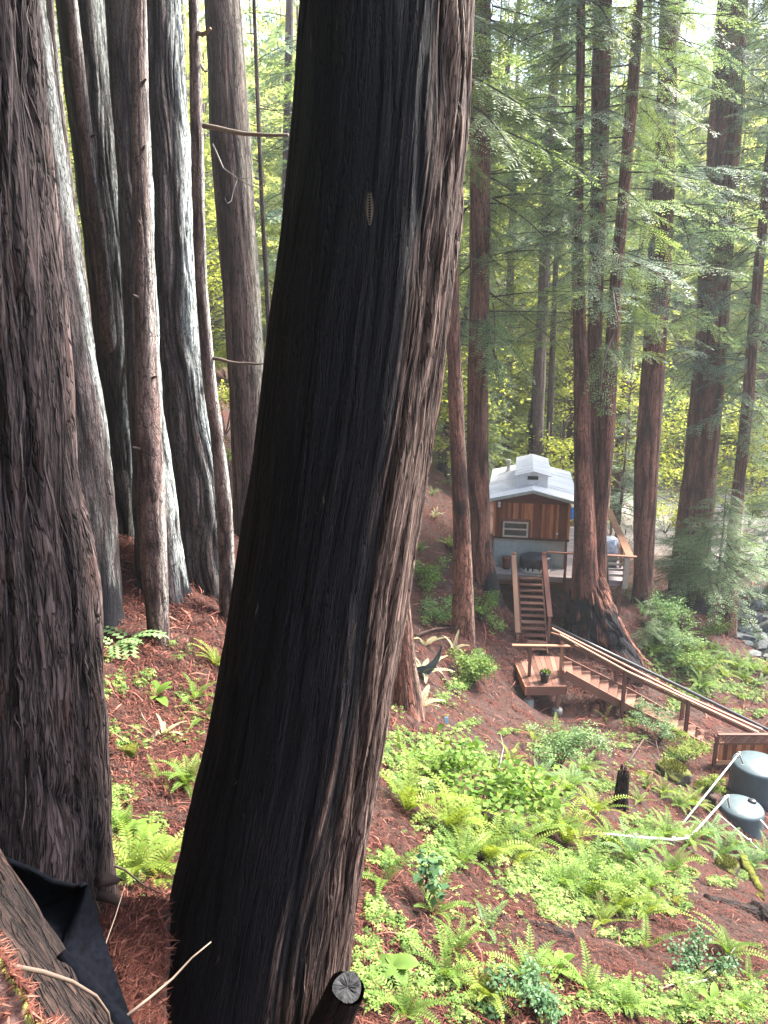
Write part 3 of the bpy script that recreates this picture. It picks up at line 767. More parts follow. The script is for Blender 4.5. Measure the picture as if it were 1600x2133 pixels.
for lab, keys, mt, sd, amp, ch, cr, kind in TREES:
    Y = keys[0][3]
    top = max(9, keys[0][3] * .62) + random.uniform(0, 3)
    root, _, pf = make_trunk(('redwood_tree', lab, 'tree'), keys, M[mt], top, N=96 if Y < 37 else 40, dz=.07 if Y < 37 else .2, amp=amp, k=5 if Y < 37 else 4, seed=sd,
                             lichen_sidelight=(0, 60, .55), char=bchar(ch), roots=.14 if Y < 37 else .1, along=.07, sink=.8)
    profs.append((root, pf, cr, kind, Y, sd))

# the three stemmed tree beside the deck
def stem_char(PH, Z, cs, sn, zb, seed): return np.clip(.25 + .5 * np.cos(PH - math.radians(-60)) * 1 + (fbm(cs * 2, sn * 2, Z * .3, seed, 3) - .5), 0, .9)
tri = empty('redwood_tree', tuple(PY(1245, 1345, 24.6)), 'three stemmed redwood on one broad black burnt base beside the stairs', 'tree')
_, _, pa = make_trunk(tri, [(1196, 1215, 480, 25.6), (1193, 1217, 600, 25.5), (1195, 1227, 800, 25.4), (1197, 1236, 1000, 25.2), (1196, 1242, 1150, 25), (1190, 1250, 1260, 24.8)], M['bark_red'], 15, N=110, dz=.06, amp=.03, k=5, seed=71, roots=0, along=.07)
_, _, pb = make_trunk(tri, [(1238, 1276, 0, 26.6), (1233, 1271, 200, 26.5), (1230, 1262, 450, 26.3), (1224, 1254, 700, 26.1), (1222, 1256, 900, 25.9), (1224, 1262, 1100, 25.6), (1220, 1270, 1260, 25.2)], M['bark_red'], 17, N=110, dz=.06, amp=.03, k=5, seed=72, char=base_char(9, .8), along=.07)
_, _, pc = make_trunk(tri, [(1323, 1340, 0, 26.2), (1305, 1330, 200, 26.1), (1283, 1306, 450, 25.9), (1262, 1289, 700, 25.7), (1249, 1281, 900, 25.5), (1236, 1264, 1100, 25.3), (1228, 1262, 1240, 25.1)], M['bark_red'], 16, N=90, dz=.06, amp=.02, k=5, seed=73, along=.07)
make_trunk(tri, [(1206, 1248, 1185, 25.2), (1196, 1262, 1222, 25.0), (1187, 1276, 1260, 24.8), (1184, 1296, 1310, 24.6), (1180, 1320, 1360, 24.5)], M['bark_red'], PY(1230, 1180, 25.1).z, N=260, dz=.035, amp=.13, k=4.2, seed=74, char=lambda PH, Z, cs, sn, zb, s: np.clip(.72 - np.clip((Z - PY(1230, 1250, 25).z) / 1.2, 0, 1) * .8 + (fbm(cs * 3, sn * 3, Z, s, 3) - .5) * .9, 0, 1), name='burnt_base', roots=.7, along=.32, rough=2.4)
profs += [(tri, pa, (2, 14), 'g', 26, 75), (tri, pb, (-1, 15), 'b', 26, 72), (tri, pc, (-1.5, 14), 'g', 26, 73)]

# ------------------------------------------------------------------ conifer branches and crowns
def frame_from(d):
    d = d / np.linalg.norm(d); up = np.array([0, 0, 1.0])
    s = np.cross(up, d); s /= (np.linalg.norm(s) + 1e-9); n = np.cross(d, s)
    return d, s, n

def branch_proto(seed, ntw=24, L=3.0, leaf=.13, lw=.022, step=.075, droop=.16):
    rs = np.random.RandomState(seed)
    V = []; F = []; R = []; Mi = []
    def axis(t): return np.array([t * L, .12 * L * math.sin(t * 2.2 + seed), -droop * L * t * t])
    m = 8; rad = .028
    for i in range(m + 1):
        p = axis(i / m); q = rad * (1 - i / m * .85)
        for a in range(3):
            V.append(p + q * np.array([0, math.cos(a * 2.09), math.sin(a * 2.09)])); R.append(.2)
    for i in range(m):
        for a in range(3):
            F.append((i * 3 + a, i * 3 + (a + 1) % 3, (i + 1) * 3 + (a + 1) % 3, (i + 1) * 3 + a)); Mi.append(1)
    for i in range(ntw):
        t = .1 + .9 * (i + rs.rand() * .8) / ntw
        for sgn in (-1, 1):
            if rs.rand() < .12: continue
            base = axis(t)
            tl = L * (.26 * (1.08 - t) + .05) * rs.uniform(.6, 1.25)
            ang = math.radians(rs.uniform(38, 62)) * sgn
            d = np.array([math.cos(ang), math.sin(ang), rs.uniform(-.45, .05)])
            d, s, nn = frame_from(d)
            shade = rs.rand()
            nl = max(3, int(tl / step))
            # twig
            n0 = len(V)
            e = base + d * tl
            V += [base - s * .004, base + s * .004, e]; R += [.2] * 3
            F.append((n0, n0 + 1, n0 + 2, n0 + 2)); Mi.append(1)
            for j in range(nl):
                tt = (j + .6) / nl; c = base + d * tl * tt + np.array([0, 0, -.12 * tl * tt * tt])
                ll = leaf * (1.15 - .6 * tt) * rs.uniform(.8, 1.2)
                for sg in (-1, 1):
                    dd = d * .75 + s * sg * .75 + nn * rs.uniform(-.25, .15); dd /= np.linalg.norm(dd)
                    ww = np.cross(dd, nn + rs.uniform(-.3, .3, 3)); ww /= np.linalg.norm(ww)
                    k = len(V)
                    V += [c, c + dd * ll * .5 + ww * lw * .5, c + dd * ll, c + dd * ll * .5 - ww * lw * .5]
                    rv = min(1, max(0, .45 * shade + .45 * rs.rand() + .25 * (tt > .75)))
                    R += [rv] * 4; F.append((k, k + 1, k + 2, k + 3)); Mi.append(0)
    V = np.array(V); F = np.array(F)
    # twig triangles are stored as quads with a repeated corner: give them a sliver corner of their own
    bad = F[:, 2] == F[:, 3]
    extra = V[F[bad, 2]] + np.array([0, 0, .002])
    k = len(V); V = np.vstack([V, extra]); R = np.array(list(R) + [.2] * len(extra)); F[bad, 3] = k + np.arange(len(extra))
    return V, F, R, np.array(Mi)

PROTO_NEAR = [branch_proto(s, 22, 3.0, .15, .03, .085) for s in (1, 2, 3, 4)]
PROTO_FAR = [branch_proto(s, 11, 3.0, .34, .085, .22) for s in (11, 12, 13)]
PROTO_VFAR = [branch_proto(s, 6, 3.0, .62, .2, .42) for s in (21, 22, 23)]

def assemble(protos, places, org):
    """places: (proto index, scale, azimuth, pitch, roll, position, brightness shift)"""
    Vs = []; Fs = []; Rs = []; Ms = []; n = 0
    for (pi, s, az, pit, rol, pos, br) in places:
        V, F, R, Mi = protos[pi]
        ca, sa = math.cos(az), math.sin(az); cp, sp = math.cos(pit), math.sin(pit); cr, sr = math.cos(rol), math.sin(rol)
        Rx = np.array([[1, 0, 0], [0, cr, -sr], [0, sr, cr]]); Ry = np.array([[cp, 0, -sp], [0, 1, 0], [sp, 0, cp]]); Rz = np.array([[ca, -sa, 0], [sa, ca, 0], [0, 0, 1]])
        Vs.append((V * s) @ (Rz @ Ry @ Rx).T + (np.asarray(pos) - org)); Fs.append(F + n); Rs.append(np.clip(R + br, 0, 1)); Ms.append(Mi); n += len(V)
    return np.vstack(Vs), np.vstack(Fs), np.concatenate(Rs), np.concatenate(Ms)

def crown(root, pf, zr, kind, Y, seed, count=None, protos=None, Lr=(.45, 1.35)):
    rs = np.random.RandomState(seed)
    protos = protos or (PROTO_NEAR if Y < 37 else PROTO_FAR)
    z0, z1 = zr
    count = count or int((z1 - z0) * (8 if Y < 37 else 6.5))
    places = []
    for i in range(count):
        z = z0 + (z1 - z0) * (rs.rand() ** .85)
        c, r = at_z(pf, z)
        az = rs.uniform(0, 2 * np.pi)
        s = rs.uniform(*Lr) * (1.0 if z > z0 + 1 else .6)
        d = np.array([math.cos(az), math.sin(az), 0])
        places.append((rs.randint(len(protos)), s, az, math.radians(rs.uniform(-32, 12)), rs.uniform(-.5, .5), c + d * r * .8, rs.uniform(-.2, .2)))
    V, F, R, Mi = assemble(protos, places, np.array(tuple(root.location)))
    me = np_mesh('crown', V, F, [M[kind], M['twig']], {'rnd': R, 'lc': V}, midx=Mi)
    return link('crown', me, root)

for root, pf, cr, kind, Y, sd in profs:
    if cr is None: continue
    if kind == 'twigs':
        rs = random.Random(sd)
        for i in range(9):
            z = rs.uniform(*cr); c, r = at_z(pf, z); az = rs.choice([rs.uniform(-.8, .6), rs.uniform(2.3, 3.6)])
            L = rs.uniform(.5, 1.6); d = Vector((math.cos(az), math.sin(az), rs.uniform(-.5, .3)))
            b = MB(); b.tube(twig_curve(Vector(c), Vector(c) + d * L, -.1, 6, .03, rs), [.014, .012, .009, .007, .005, .003], 4)
            sub_mesh(root, 'dead_branch', b, M['twig'])
        continue
    crown(root, pf, cr, {'g': 'needles', 'b': 'needles_blue'}[kind], Y, sd, count=int((cr[1] - cr[0]) * 6) if root is tri else None)

# ------------------------------------------------------------------ far wood (one mass) and yellow-green maples
def tree_pts(x, y): return np.array([x, y, Hz(x, y)])

def far_wood():
    rs = np.random.RandomState(99)
    Vs = []; Fs = []; Rs = []; Ms = []; n = 0
    spots = []
    tries = 0
    while len(spots) < 210 and tries < 6000:
        tries += 1
        y = rs.uniform(52, 125); x = rs.uniform(-.62 * y, .68 * y)
        if math.hypot((x - 26) / 14, (y - 50) / 9) < 1.0: continue
        if any((x - a) ** 2 + (y - b) ** 2 < 9 for a, b in spots): continue
        spots.append((x, y))
    zz = H(np.array([s[0] for s in spots]), np.array([s[1] for s in spots]))
    for (x, y), z0 in zip(spots, zz):
        h = rs.uniform(20, 34); r0 = rs.uniform(.2, .45)
        lean = rs.uniform(-.02, .02, 2)
        m = 5; k = 7
        tv = []
        for i in range(m + 1):
            t = i / m
            for a in range(k):
                q = r0 * (1 - t * .9)
                tv.append((x + lean[0] * h * t + q * math.cos(a * 2 * math.pi / k), y + lean[1] * h * t + q * math.sin(a * 2 * math.pi / k), z0 - .5 + h * t))
        tf = [(i * k + a, i * k + (a + 1) % k, (i + 1) * k + (a + 1) % k, (i + 1) * k + a) for i in range(m) for a in range(k)]
        Vs.append(np.array(tv)); Fs.append(np.array(tf) + n); Rs.append(np.full(len(tv), .5)); Ms.append(np.ones(len(tf), int)); n += len(tv)
        places = []
        cb = rs.uniform(.0, .22) * h
        nb = int((h - cb) * 1.6)
        tone = rs.uniform(-.3, .3)
        for i in range(nb):
            t = (i + rs.rand()) / nb; zz_ = cb + (h - cb) * t
            L = (1.45 * (1 - t) ** .7 + .3) * rs.uniform(.7, 1.2)
            az = rs.uniform(0, 6.283)
            places.append((rs.randint(3), L, az, math.radians(rs.uniform(-30, 5)), rs.uniform(-.5, .5), np.array([x + lean[0] * zz_, y + lean[1] * zz_, z0 + zz_]), tone + rs.uniform(-.15, .15)))
        V, F, R, Mi = assemble(PROTO_VFAR, places, np.zeros(3))
        Vs.append(V); Fs.append(F + n); Rs.append(R); Ms.append(Mi); n += len(V)
    V = np.vstack(Vs)
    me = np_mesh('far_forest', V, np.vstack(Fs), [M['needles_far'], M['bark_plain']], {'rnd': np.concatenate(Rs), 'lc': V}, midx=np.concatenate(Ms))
    tag(link('far_forest', me), 'hazy hillside forest of conifers across the valley', None, None, 'stuff')
M['bark_plain'] = mat_wood('far_bark', (0.05, 0.035, 0.032), (0.12, 0.085, 0.075), (0.2, 0.15, 0.13), .9, 1, 4)
far_wood()
def uphill_shade():
    # unseen wood added left of and behind the viewpoint to shade the near bark
    rs = np.random.RandomState(55); Vs = []; Fs = []; Rs = []; Ms = []; n = 0
    for (x, y) in [(-5, -3), (-9, 2), (-12, 8), (-14, 15), (-4, -9), (1.5, -6), (-11, -5), (-17, 0), (-9, -13), (-1, -15), (5, -12), (-18, 10), (-3, -5.5), (-20, 22), (4, -18), (-15, -14), (9, -17), (-7.5, -1)]:
        z0 = Hz(x, y); h = rs.uniform(22, 30); r0 = rs.uniform(.3, .6); tv = []; k = 9
        for i in range(6):
            for a in range(k): q = r0 * (1 - i / 5 * .9); tv.append((x + q * math.cos(a * 2 * math.pi / k), y + q * math.sin(a * 2 * math.pi / k), z0 - .5 + h * i / 5))
        tf = [(i * k + a, i * k + (a + 1) % k, (i + 1) * k + (a + 1) % k, (i + 1) * k + a) for i in range(5) for a in range(k)]
        Vs.append(np.array(tv)); Fs.append(np.array(tf) + n); Rs.append(np.full(len(tv), .5)); Ms.append(np.ones(len(tf), int)); n += len(tv)
        nb = 110; pl = []
        for i in range(nb):
            t = (i + rs.rand()) / nb; zz_ = 1.0 + (h - 1.0) * t
            pl.append((rs.randint(3), (1.25 * (1 - t) ** .6 + .3) * rs.uniform(.7, 1.2), rs.uniform(0, 6.283), math.radians(rs.uniform(-30, 5)), rs.uniform(-.5, .5), np.array([x, y, z0 + zz_]), rs.uniform(-.3, .1)))
        V, F, R, Mi = assemble(PROTO_VFAR, pl, np.zeros(3)); Vs.append(V); Fs.append(F + n); Rs.append(R); Ms.append(Mi); n += len(V)
    V = np.vstack(Vs)
    me = np_mesh('uphill_shade_trees', V, np.vstack(Fs), [M['needles'], M['bark_plain']], {'rnd': np.concatenate(Rs), 'lc': V}, midx=np.concatenate(Ms))
    tag(link('uphill_shade_trees', me), 'conifer forest continuing up the slope beside the viewpoint', None, None, 'stuff')
uphill_shade()

def leaf_cloud(rs, centers, radii, per, size, droop=.3):
    V = []; R = []
    for c, rad in zip(centers, radii):
        nn = max(5, int(per * rs.uniform(.7, 1.3)))
        p = rs.normal(0, .42, (nn, 3)) * rad * np.array([1, 1, .55]) + c
        tone = rs.uniform(-.3, .3)
        d = rs.normal(0, 1, (nn, 3)); d[:, 2] = d[:, 2] * .35 - droop; d /= np.linalg.norm(d, axis=1)[:, None]
        nrm = rs.normal(0, .5, (nn, 3)) + [0, 0, 1]; s = np.cross(nrm, d); s /= np.linalg.norm(s, axis=1)[:, None]
        ln = size * rs.uniform(.6, 1.3, nn)[:, None]
        q = np.stack([p, p + d * ln * .45 + s * ln * .36, p + d * ln, p + d * ln * .45 - s * ln * .36], 1)
        V.append(q.reshape(-1, 3)); R.append(np.repeat(np.clip(rs.uniform(.1, .8, nn) + tone, 0, 1), 4))
    V = np.vstack(V); F = np.arange(len(V)).reshape(-1, 4)
    return V, F, np.concatenate(R)

def maple(x, y, h, seed, label, mat='maple', spread=.34, nb=60, per=55, size=.19, group='yellow green broadleaf trees in the valley'):
    rs = np.random.RandomState(seed); z0 = Hz(x, y)
    root = empty('maple_tree', (x, y, z0), label, 'tree', group)
    b = MB(); rr = random.Random(seed)
    top = Vector((rr.uniform(-.6, .6), rr.uniform(-.6, .6), h * .8))
    path = [Vector((0, 0, -.4)).lerp(top, i / 6) + Vector((math.sin(i * 1.3 + seed), math.cos(i * 1.7), 0)) * .14 for i in range(7)]
    b.tube(path, [.17 * (1 - i / 8) for i in range(7)], 8)
    cs = []; rad = []
    for i in range(nb):
        t = rr.uniform(.18, 1.05); a = rr.uniform(0, 6.28)
        base = Vector((0, 0, 0)).lerp(top, min(t * .8, 1)); L = h * spread * (1.15 - .6 * t) * rr.uniform(.4, 1.15)
        tip = base + Vector((math.cos(a) * L, math.sin(a) * L, L * rr.uniform(.0, .7)))
        b.tube([base, base.lerp(tip, .5) + Vector((0, 0, .1 * L)), tip], [.04, .025, .008], 5, False)
        for q in (.55, .8, 1.02):
            cs.append(np.array(base.lerp(tip, q)) + rs.normal(0, .15, 3)); rad.append(.55 + .35 * rs.rand())
    b.build('trunk', M['bark_plain'], root, True)
    V, F, R = leaf_cloud(rs, cs, rad, per / 3, size)
    me = np_mesh('crown', V, F, [M[mat]], {'rnd': R})
    link('crown', me, root)
MAPLES = [(6.0, 47, 15, 'tall yellow green broadleaf tree straight above the cabin roof'), (2.0, 44, 12, 'yellow green broadleaf tree over the top of the litter slope'),
          (12, 50, 17, 'tall yellow green broadleaf tree seen between the stems of the three stemmed redwood'), (-12, 40, 13, 'bright broadleaf tree in the gap behind the lichened pole trunk'),
          (-8, 34, 9, 'bright broadleaf tree behind the slim pale trunk'), (17, 56, 18, 'tall pale green broadleaf tree behind the broad creek bank redwood'),
          (-4, 55, 18, 'tall yellow green tree behind the thin twiggy trunk'), (-19, 46, 17, 'tall bright tree behind the massive grey brown trunk'),
          (9.5, 41, 7, 'low yellow green bushy tree beyond the cabin'), (-11.5, 24, 5, 'low bright bush tree between massive trunk and pole trunk'),
          (24, 62, 16, 'pale green tree beyond the sandy clearing'), (3.5, 39, 10, 'yellow green tree left of the cabin roof, beyond the burnt footed redwood'),
          (14.5, 44, 13, 'bright yellow tree in the gap beside the red fluted redwood'), (19, 46, 12, 'bright yellow green tree left of the broad creek bank redwood'),
          (9, 56, 20, 'tallest yellow green tree high behind the cabin'), (28, 54, 16, 'yellow green tree at the far side of the creek'),
          (-2.5, 36, 11, 'yellow green tree partly behind the leaning giant'), (-15, 33, 14, 'large bright tree behind the lichened trunks'), (23, 47, 12, 'bright tree behind the slender creek side redwood')]
for i, (x, y, h, lab) in enumerate(MAPLES):
    maple(x, y, h, 300 + i, lab, nb=int(46 + h * 2), per=60 if h > 8 else 45, size=.2 if y > 35 else .13)

# young conifers near the creek (full trees with branches to the ground)
def young_conifer(loc, h, label, seed, mat='needles_young', Lmax=1.0, cb=.05, dens=9, lean=(0, 0), protos=None):
    root = empty('young_conifer', loc, label, 'conifer', 'young conifers')
    b = MB(); top = Vector((lean[0] * h, lean[1] * h, h))
    b.tube([Vector((0, 0, -.2)), top * .5 + Vector((.05, 0, 0)), top], [.035 * h / 3 + .01, .025 * h / 3, .006], 7)
    b.build('trunk', M['twig'], root, True)
    rs = np.random.RandomState(seed); pl = []
    n = int(h * dens)
    for i in range(n):
        t = cb + (1 - cb) * (i + rs.rand()) / n
        L = Lmax * (1.02 - t) ** .8 * rs.uniform(.75, 1.15) + .05
        pl.append((rs.randint(4), L, rs.uniform(0, 6.283), math.radians(rs.uniform(-22, 14)), rs.uniform(-.3, .3), np.array(top) * t, rs.uniform(-.15, .2)))
    V, F, R, Mi = assemble(protos or PROTO_NEAR, pl, np.zeros(3))
    me = np_mesh('crown', V, F, [M[mat], M['twig']], {'rnd': R, 'lc': V}, midx=Mi)
    link('crown', me, root)
def gy(u, v):
    p, d = G(u, v); return tuple(p)
young_conifer(tuple(PY(1492, 1235, 30.5)), 5.4, 'wide young conifer with pale green sprays on the creek bank', 1, Lmax=1.3, cb=.1, dens=17, lean=(-.02, 0))
young_conifer(tuple(PY(1425, 1215, 32.5)), 3.2, 'low bushy conifer left of the wide young one', 2, Lmax=1.0, dens=17, cb=.08)
young_conifer(tuple(PY(1590, 1200, 35.5)), 5.0, 'bluish young conifer above the creek rocks', 3, 'needles_blue', Lmax=1.3, dens=14)
young_conifer(gy(1302, 1248), 1.5, 'small conifer sapling under the deck rail post', 4, Lmax=.26, dens=18, protos=PROTO_NEAR)
young_conifer(gy(1345, 1345), 1.9, 'drooping conifer sapling at the foot of the red fluted redwood', 5, Lmax=.42, dens=14)
young_conifer(tuple(PY(1290, 1085, 37)), 6.5, 'conifer behind the deck rail between two big redwoods', 6, 'needles_blue', Lmax=1.1, dens=8)
young_conifer(tuple(PY(1010, 1010, 38)), 5.0, 'conifer half hidden left of the cabin roof', 7, 'needles', Lmax=1.1, dens=8)

# ------------------------------------------------------------------ cabin
CO = Vector(PY(1102, 1180.5, 27.1)); CYAW = math.radians(-10.5)
CM = Matrix.Translation(CO) @ Matrix.Rotation(CYAW, 4, 'Z')
DECKZ = CO.z
cab = empty('cabin', CO, 'small redwood sided cabin with white roof and rooftop cupola', 'cabin', rz=CYAW)
random.seed(3)
HW, LEN, EZ, AZ, SK = 1.40, 5.5, 2.62, 2.96, 1.11
def topz(x): return AZ - (AZ - EZ) * abs(x) / HW - .02
s = MB(); x = -HW; 
while x < HW - .01:
    wd = min(random.choice([.09, .11, .13, .1]), HW - x); dy = random.uniform(0, .006); r = random.random() ** 1.1
    zt = 2.52
    s.add([(x + .003, -dy, SK + .03), (x + wd - .003, -dy, SK + .03), (x + wd - .003, .04, SK + .03), (x + .003, .04, SK + .03), (x + .003, -dy, zt), (x + wd - .003, -dy, zt), (x + wd - .003, .04, zt), (x + .003, .04, zt)],
          MB.BOXF, [(z_, x_, y_) for z_ in (SK, zt) for x_, y_ in ((x, 0), (x + wd, 0), (x + wd, .1), (x, .1))], r)
    x += wd
s.box(-HW + .002, HW - .002, .045, LEN, SK + .03, EZ - .06, r=.3)
s.build('wall', M['siding'], cab)
s = MB()
s.add([(-HW, -.018, 2.5), (HW, -.018, 2.5), (HW, .04, 2.5), (-HW, .04, 2.5), (-HW, -.018, topz(HW)), (HW, -.018, topz(HW)), (HW, .04, topz(HW)), (-HW, .04, topz(HW))], MB.BOXF, None, .3)
s.add([(-HW, -.018, topz(HW)), (HW, -.018, topz(HW)), (0, -.018, topz(0)), (-HW, .04, topz(HW)), (HW, .04, topz(HW)), (0, .04, topz(0))], [(0, 1, 2), (5, 4, 3), (0, 3, 4, 1), (1, 4, 5, 2), (2, 5, 3, 0)], None, .25)
s.build('gable_board', M['fascia'], cab)
s = MB()
for x0 in (-HW - .03, HW - .06):
    s = MB(); s.box(x0, x0 + .09, -.03, .03, SK + .06, 2.52); s.build('corner_board', M['orange_wood'], cab)
s = MB(); s.box(-HW - .04, HW + .04, -.07, .02, SK - .02, SK + .055); s.build('water_table', M['fascia'], cab)
s = MB(); s.box(-HW + .05, HW - .12, .03, LEN - .1, -.02, SK - .02, r=.5)
x = -HW + .06
while x < HW - .16: s.box(x, x + .03, .005, .03, 0, SK - .02, r=random.random()); x += .165
s.build('skirt_panel', M['skirt_metal'], cab)
s = MB(); s.box(HW - .115, HW - .02, -.01, .05, -.02, SK - .02); s.build('corner_post', M['post_wood'], cab)
# roof
RO, YF, YB = 1.70, -.36, LEN + .35
zE = AZ + .07 - (AZ - EZ) * RO / HW; zA = AZ + .07
rf = MB()
for sg in (-1, 1):
    a = [(0, YF, zA), (sg * RO, YF, zE), (sg * RO, YB, zE), (0, YB, zA)]
    if sg < 0: a = [a[1], a[0], a[3], a[2]]
    top = [Vector(p) + Vector((0, 0, .05)) for p in a]
    rf.hexa(a, top)
for sg in (-1, 1):
    y = YF + .06
    while y < YB: rf.beam((0, y, zA + .055), (sg * RO, y, zE + .055), .035, .018, r=.5); y += .2
o = rf.build('roof', M['roof'], cab)
tr = MB()
for sg in (-1, 1):
    tr.beam((0, YF - .012, zA + .0), (sg * (RO + .01), YF - .012, zE + .0), .02, .11)
    tr.beam((sg * (RO + .012), YF, zE + .0), (sg * (RO + .012), YB, zE + .0), .02, .1)
t_ = tr.build('eave_trim', M['trim_grey'], o)
# cupola
cu = MB(); cw_ = .58; y0, y1 = .72, 4.6; zb = zA - .14; ze = zA + .40; za = zA + .56
cu.box(-cw_, cw_, y0 + .03, y1, zb - .1, ze)
cu.add([(-cw_, y0 + .03, ze), (cw_, y0 + .03, ze), (0, y0 + .03, za - .02), (-cw_, y1, ze), (cw_, y1, ze), (0, y1, za - .02)], [(0, 1, 2), (5, 4, 3), (0, 3, 4, 1), (1, 4, 5, 2), (2, 5, 3, 0)])
x = -cw_
while x < cw_ - .02: cu.box(x, x + .03, y0, y0 + .03, zb - .1, ze + .12 * (1 - abs(x) / cw_), r=random.random()); x += .068
co_ = cu.build('cupola', M['white_metal'], cab)
cr_ = MB()
for sg in (-1, 1):
    a = [(0, y0 - .1, za), (sg * .68, y0 - .1, ze - .02), (sg * .68, y1 + .1, ze - .02), (0, y1 + .1, za)]
    if sg < 0: a = [a[1], a[0], a[3], a[2]]
    cr_.hexa(a, [Vector(p) + Vector((0, 0, .03)) for p in a])
for sg in (-1, 1):
    y = y0
    while y < y1 + .1: cr_.beam((0, y, za + .032), (sg * .68, y, ze + .012), .03, .014, r=.5); y += .2
cr_.build('cupola_roof', M['roof'], co_)
vt = MB(); vt.box(-.2, .2, y0 - .02, y0 + .01, ze - .16, ze - .02); vt.build('vent', M['black_plastic'], co_)
# window
wd_ = MB(); X0, X1, Z0, Z1 = -1.05, -.10, 1.17, 1.77
for a in ((X0, X1, Z0, Z0 + .06), (X0, X1, Z1 - .06, Z1), (X0, X0 + .06, Z0 + .06, Z1 - .06), (X1 - .06, X1, Z0 + .06, Z1 - .06), (X0 + .06, X1 - .06, 1.45, 1.51)):
    wd_.box(a[0], a[1], -.055, .0, a[2], a[3], r=.5)
wf = wd_.build('window', M['window_frame'], cab)
g_ = MB(); g_.box(X0 + .05, X1 - .05, -.03, -.015, Z0 + .05, Z1 - .05); g_.build('pane', M['glass'], wf)
h_ = MB(); h_.box(X0 - .09, X1 + .09, -.03, -.004, Z1 + .01, Z1 + .1); h_.box(X1 + .005, X1 + .1, -.028, -.004, Z0, Z1); h_.box(X0 - .09, X0 - .005, -.028, -.004, Z0, Z1); h_.build('window_trim', M['fascia'], wf)
l_ = MB(); l_.lathe([(.0, 0), (.045, .01), (.06, .06), (.05, .1), (0, .11)], 12, M=Matrix.Translation((-1.22, -.02, 2.4)) @ Matrix.Rotation(math.radians(110), 4, 'X')); l_.box(-1.27, -1.17, -.03, -.005, 2.42, 2.52); l_.build('security_light', M['lamp_white'], cab)
l_ = MB(); l_.lathe([(.0, 0), (.035, .01), (.05, .05), (.04, .08), (0, .085)], 12, M=Matrix.Translation((1.1, -.02, 2.44)) @ Matrix.Rotation(math.radians(110), 4, 'X')); l_.build('small_lamp', M['bin_brown'], cab)
l_ = MB(); l_.lathe([(.0, 0), (.045, .002), (.045, .03), (.0, .035)], 12, M=Matrix.Translation((.98, -.01, 1.37)) @ Matrix.Rotation(math.radians(90), 4, 'X')); l_.build('vent_cap', M['lamp_white'], cab)
pp = MB(); pp.lathe([(.075, 0), (.075, .5), (.1, .5), (.1, .62), (0, .66)], 14, c=(-1.0, 4.6, 2.72)); pp.lathe([(.2, -.02), (.08, .14)], 14, c=(-1.0, 4.6, 2.76)); pp.build('stove_pipe', M['metal_pipe'], cab)

# ------------------------------------------------------------------ deck
deck = empty('deck', CO, 'weathered grey timber deck around the cabin on short posts', 'deck', rz=CYAW)
d_ = MB(); yy = -1.0
while yy < 6.3: d_.box(-1.45, 3.5, yy, yy + .136, -.045, -.005, r=random.random()); yy += .142
d_.build('deck_boards', M['deck_wood'], deck)
d_ = MB(); d_.box(-1.45, 3.5, -1.04, -1.002, -.22, -.01); d_.box(-1.49, -1.452, -1.04, 6.3, -.22, -.01); d_.box(3.502, 3.54, -1.04, 6.3, -.22, -.01); d_.build('rim_joist', M['deck_wood'], deck)
d_ = MB(); d_.box(-1.2, 1.4, -.6, -.55, -.55, -.22); d_.build('beam', M['post_wood'], deck)
for x in (-1.3, .2, 1.6, 3.3):
    for y in (-.7, 2.5, 6.0):
        wpt = CM @ Vector((x, y, 0)); d_ = MB(); d_.box(x - .06, x + .06, y - .06, y + .06, Hz(wpt.x, wpt.y) - CO.z - .2, -.05); d_.build('post', M['post_wood'], deck)
def rail_post(x, y, z0, z1, mat='post_wood', w=.045):
    d_ = MB(); d_.box(x - w, x + w, y - w, y + w, z0, z1); d_.build('rail_post', M[mat], deck)
rail_post(1.28, -1.09, -.5, .92); rail_post(3.42, -1.09, -.25, .9, 'grey_wood', .09)
d_ = MB(); d_.box(.62, 1.62, -1.14, -1.0, .925, .965); d_.build('top_rail', M['rail_red'], deck)
d_ = MB(); d_.box(2.35, 3.75, -1.16, -1.0, .925, .97); d_.build('top_rail', M['stair_wood'], deck)
for z in (.15, .36, .57, .76):
    d_ = MB(); d_.box(2.35, 3.33, -1.06, -1.035, z, z + .09); d_.build('rail_slat', M['grey_wood'], deck)
d_ = MB(); d_.box(3.38, 3.66, -.98, 6.25, .925, .965); d_.build('side_rail', M['rail_light'], deck)
for y in (.6, 2.4, 4.2, 6.1): rail_post(3.45, y, -.2, .92, 'stair_wood')
d_ = MB(); d_.box(-1.45, 3.3, 6.2, 6.26, .9, .95); d_.box(-1.45, 3.3, 6.2, 6.24, .5, .6); d_.build('back_rail', M['grey_wood'], deck)
d_ = MB(); d_.box(-1.5, -1.42, -.9, 1.5, .9, .95); d_.build('side_rail', M['rail_red'], deck)

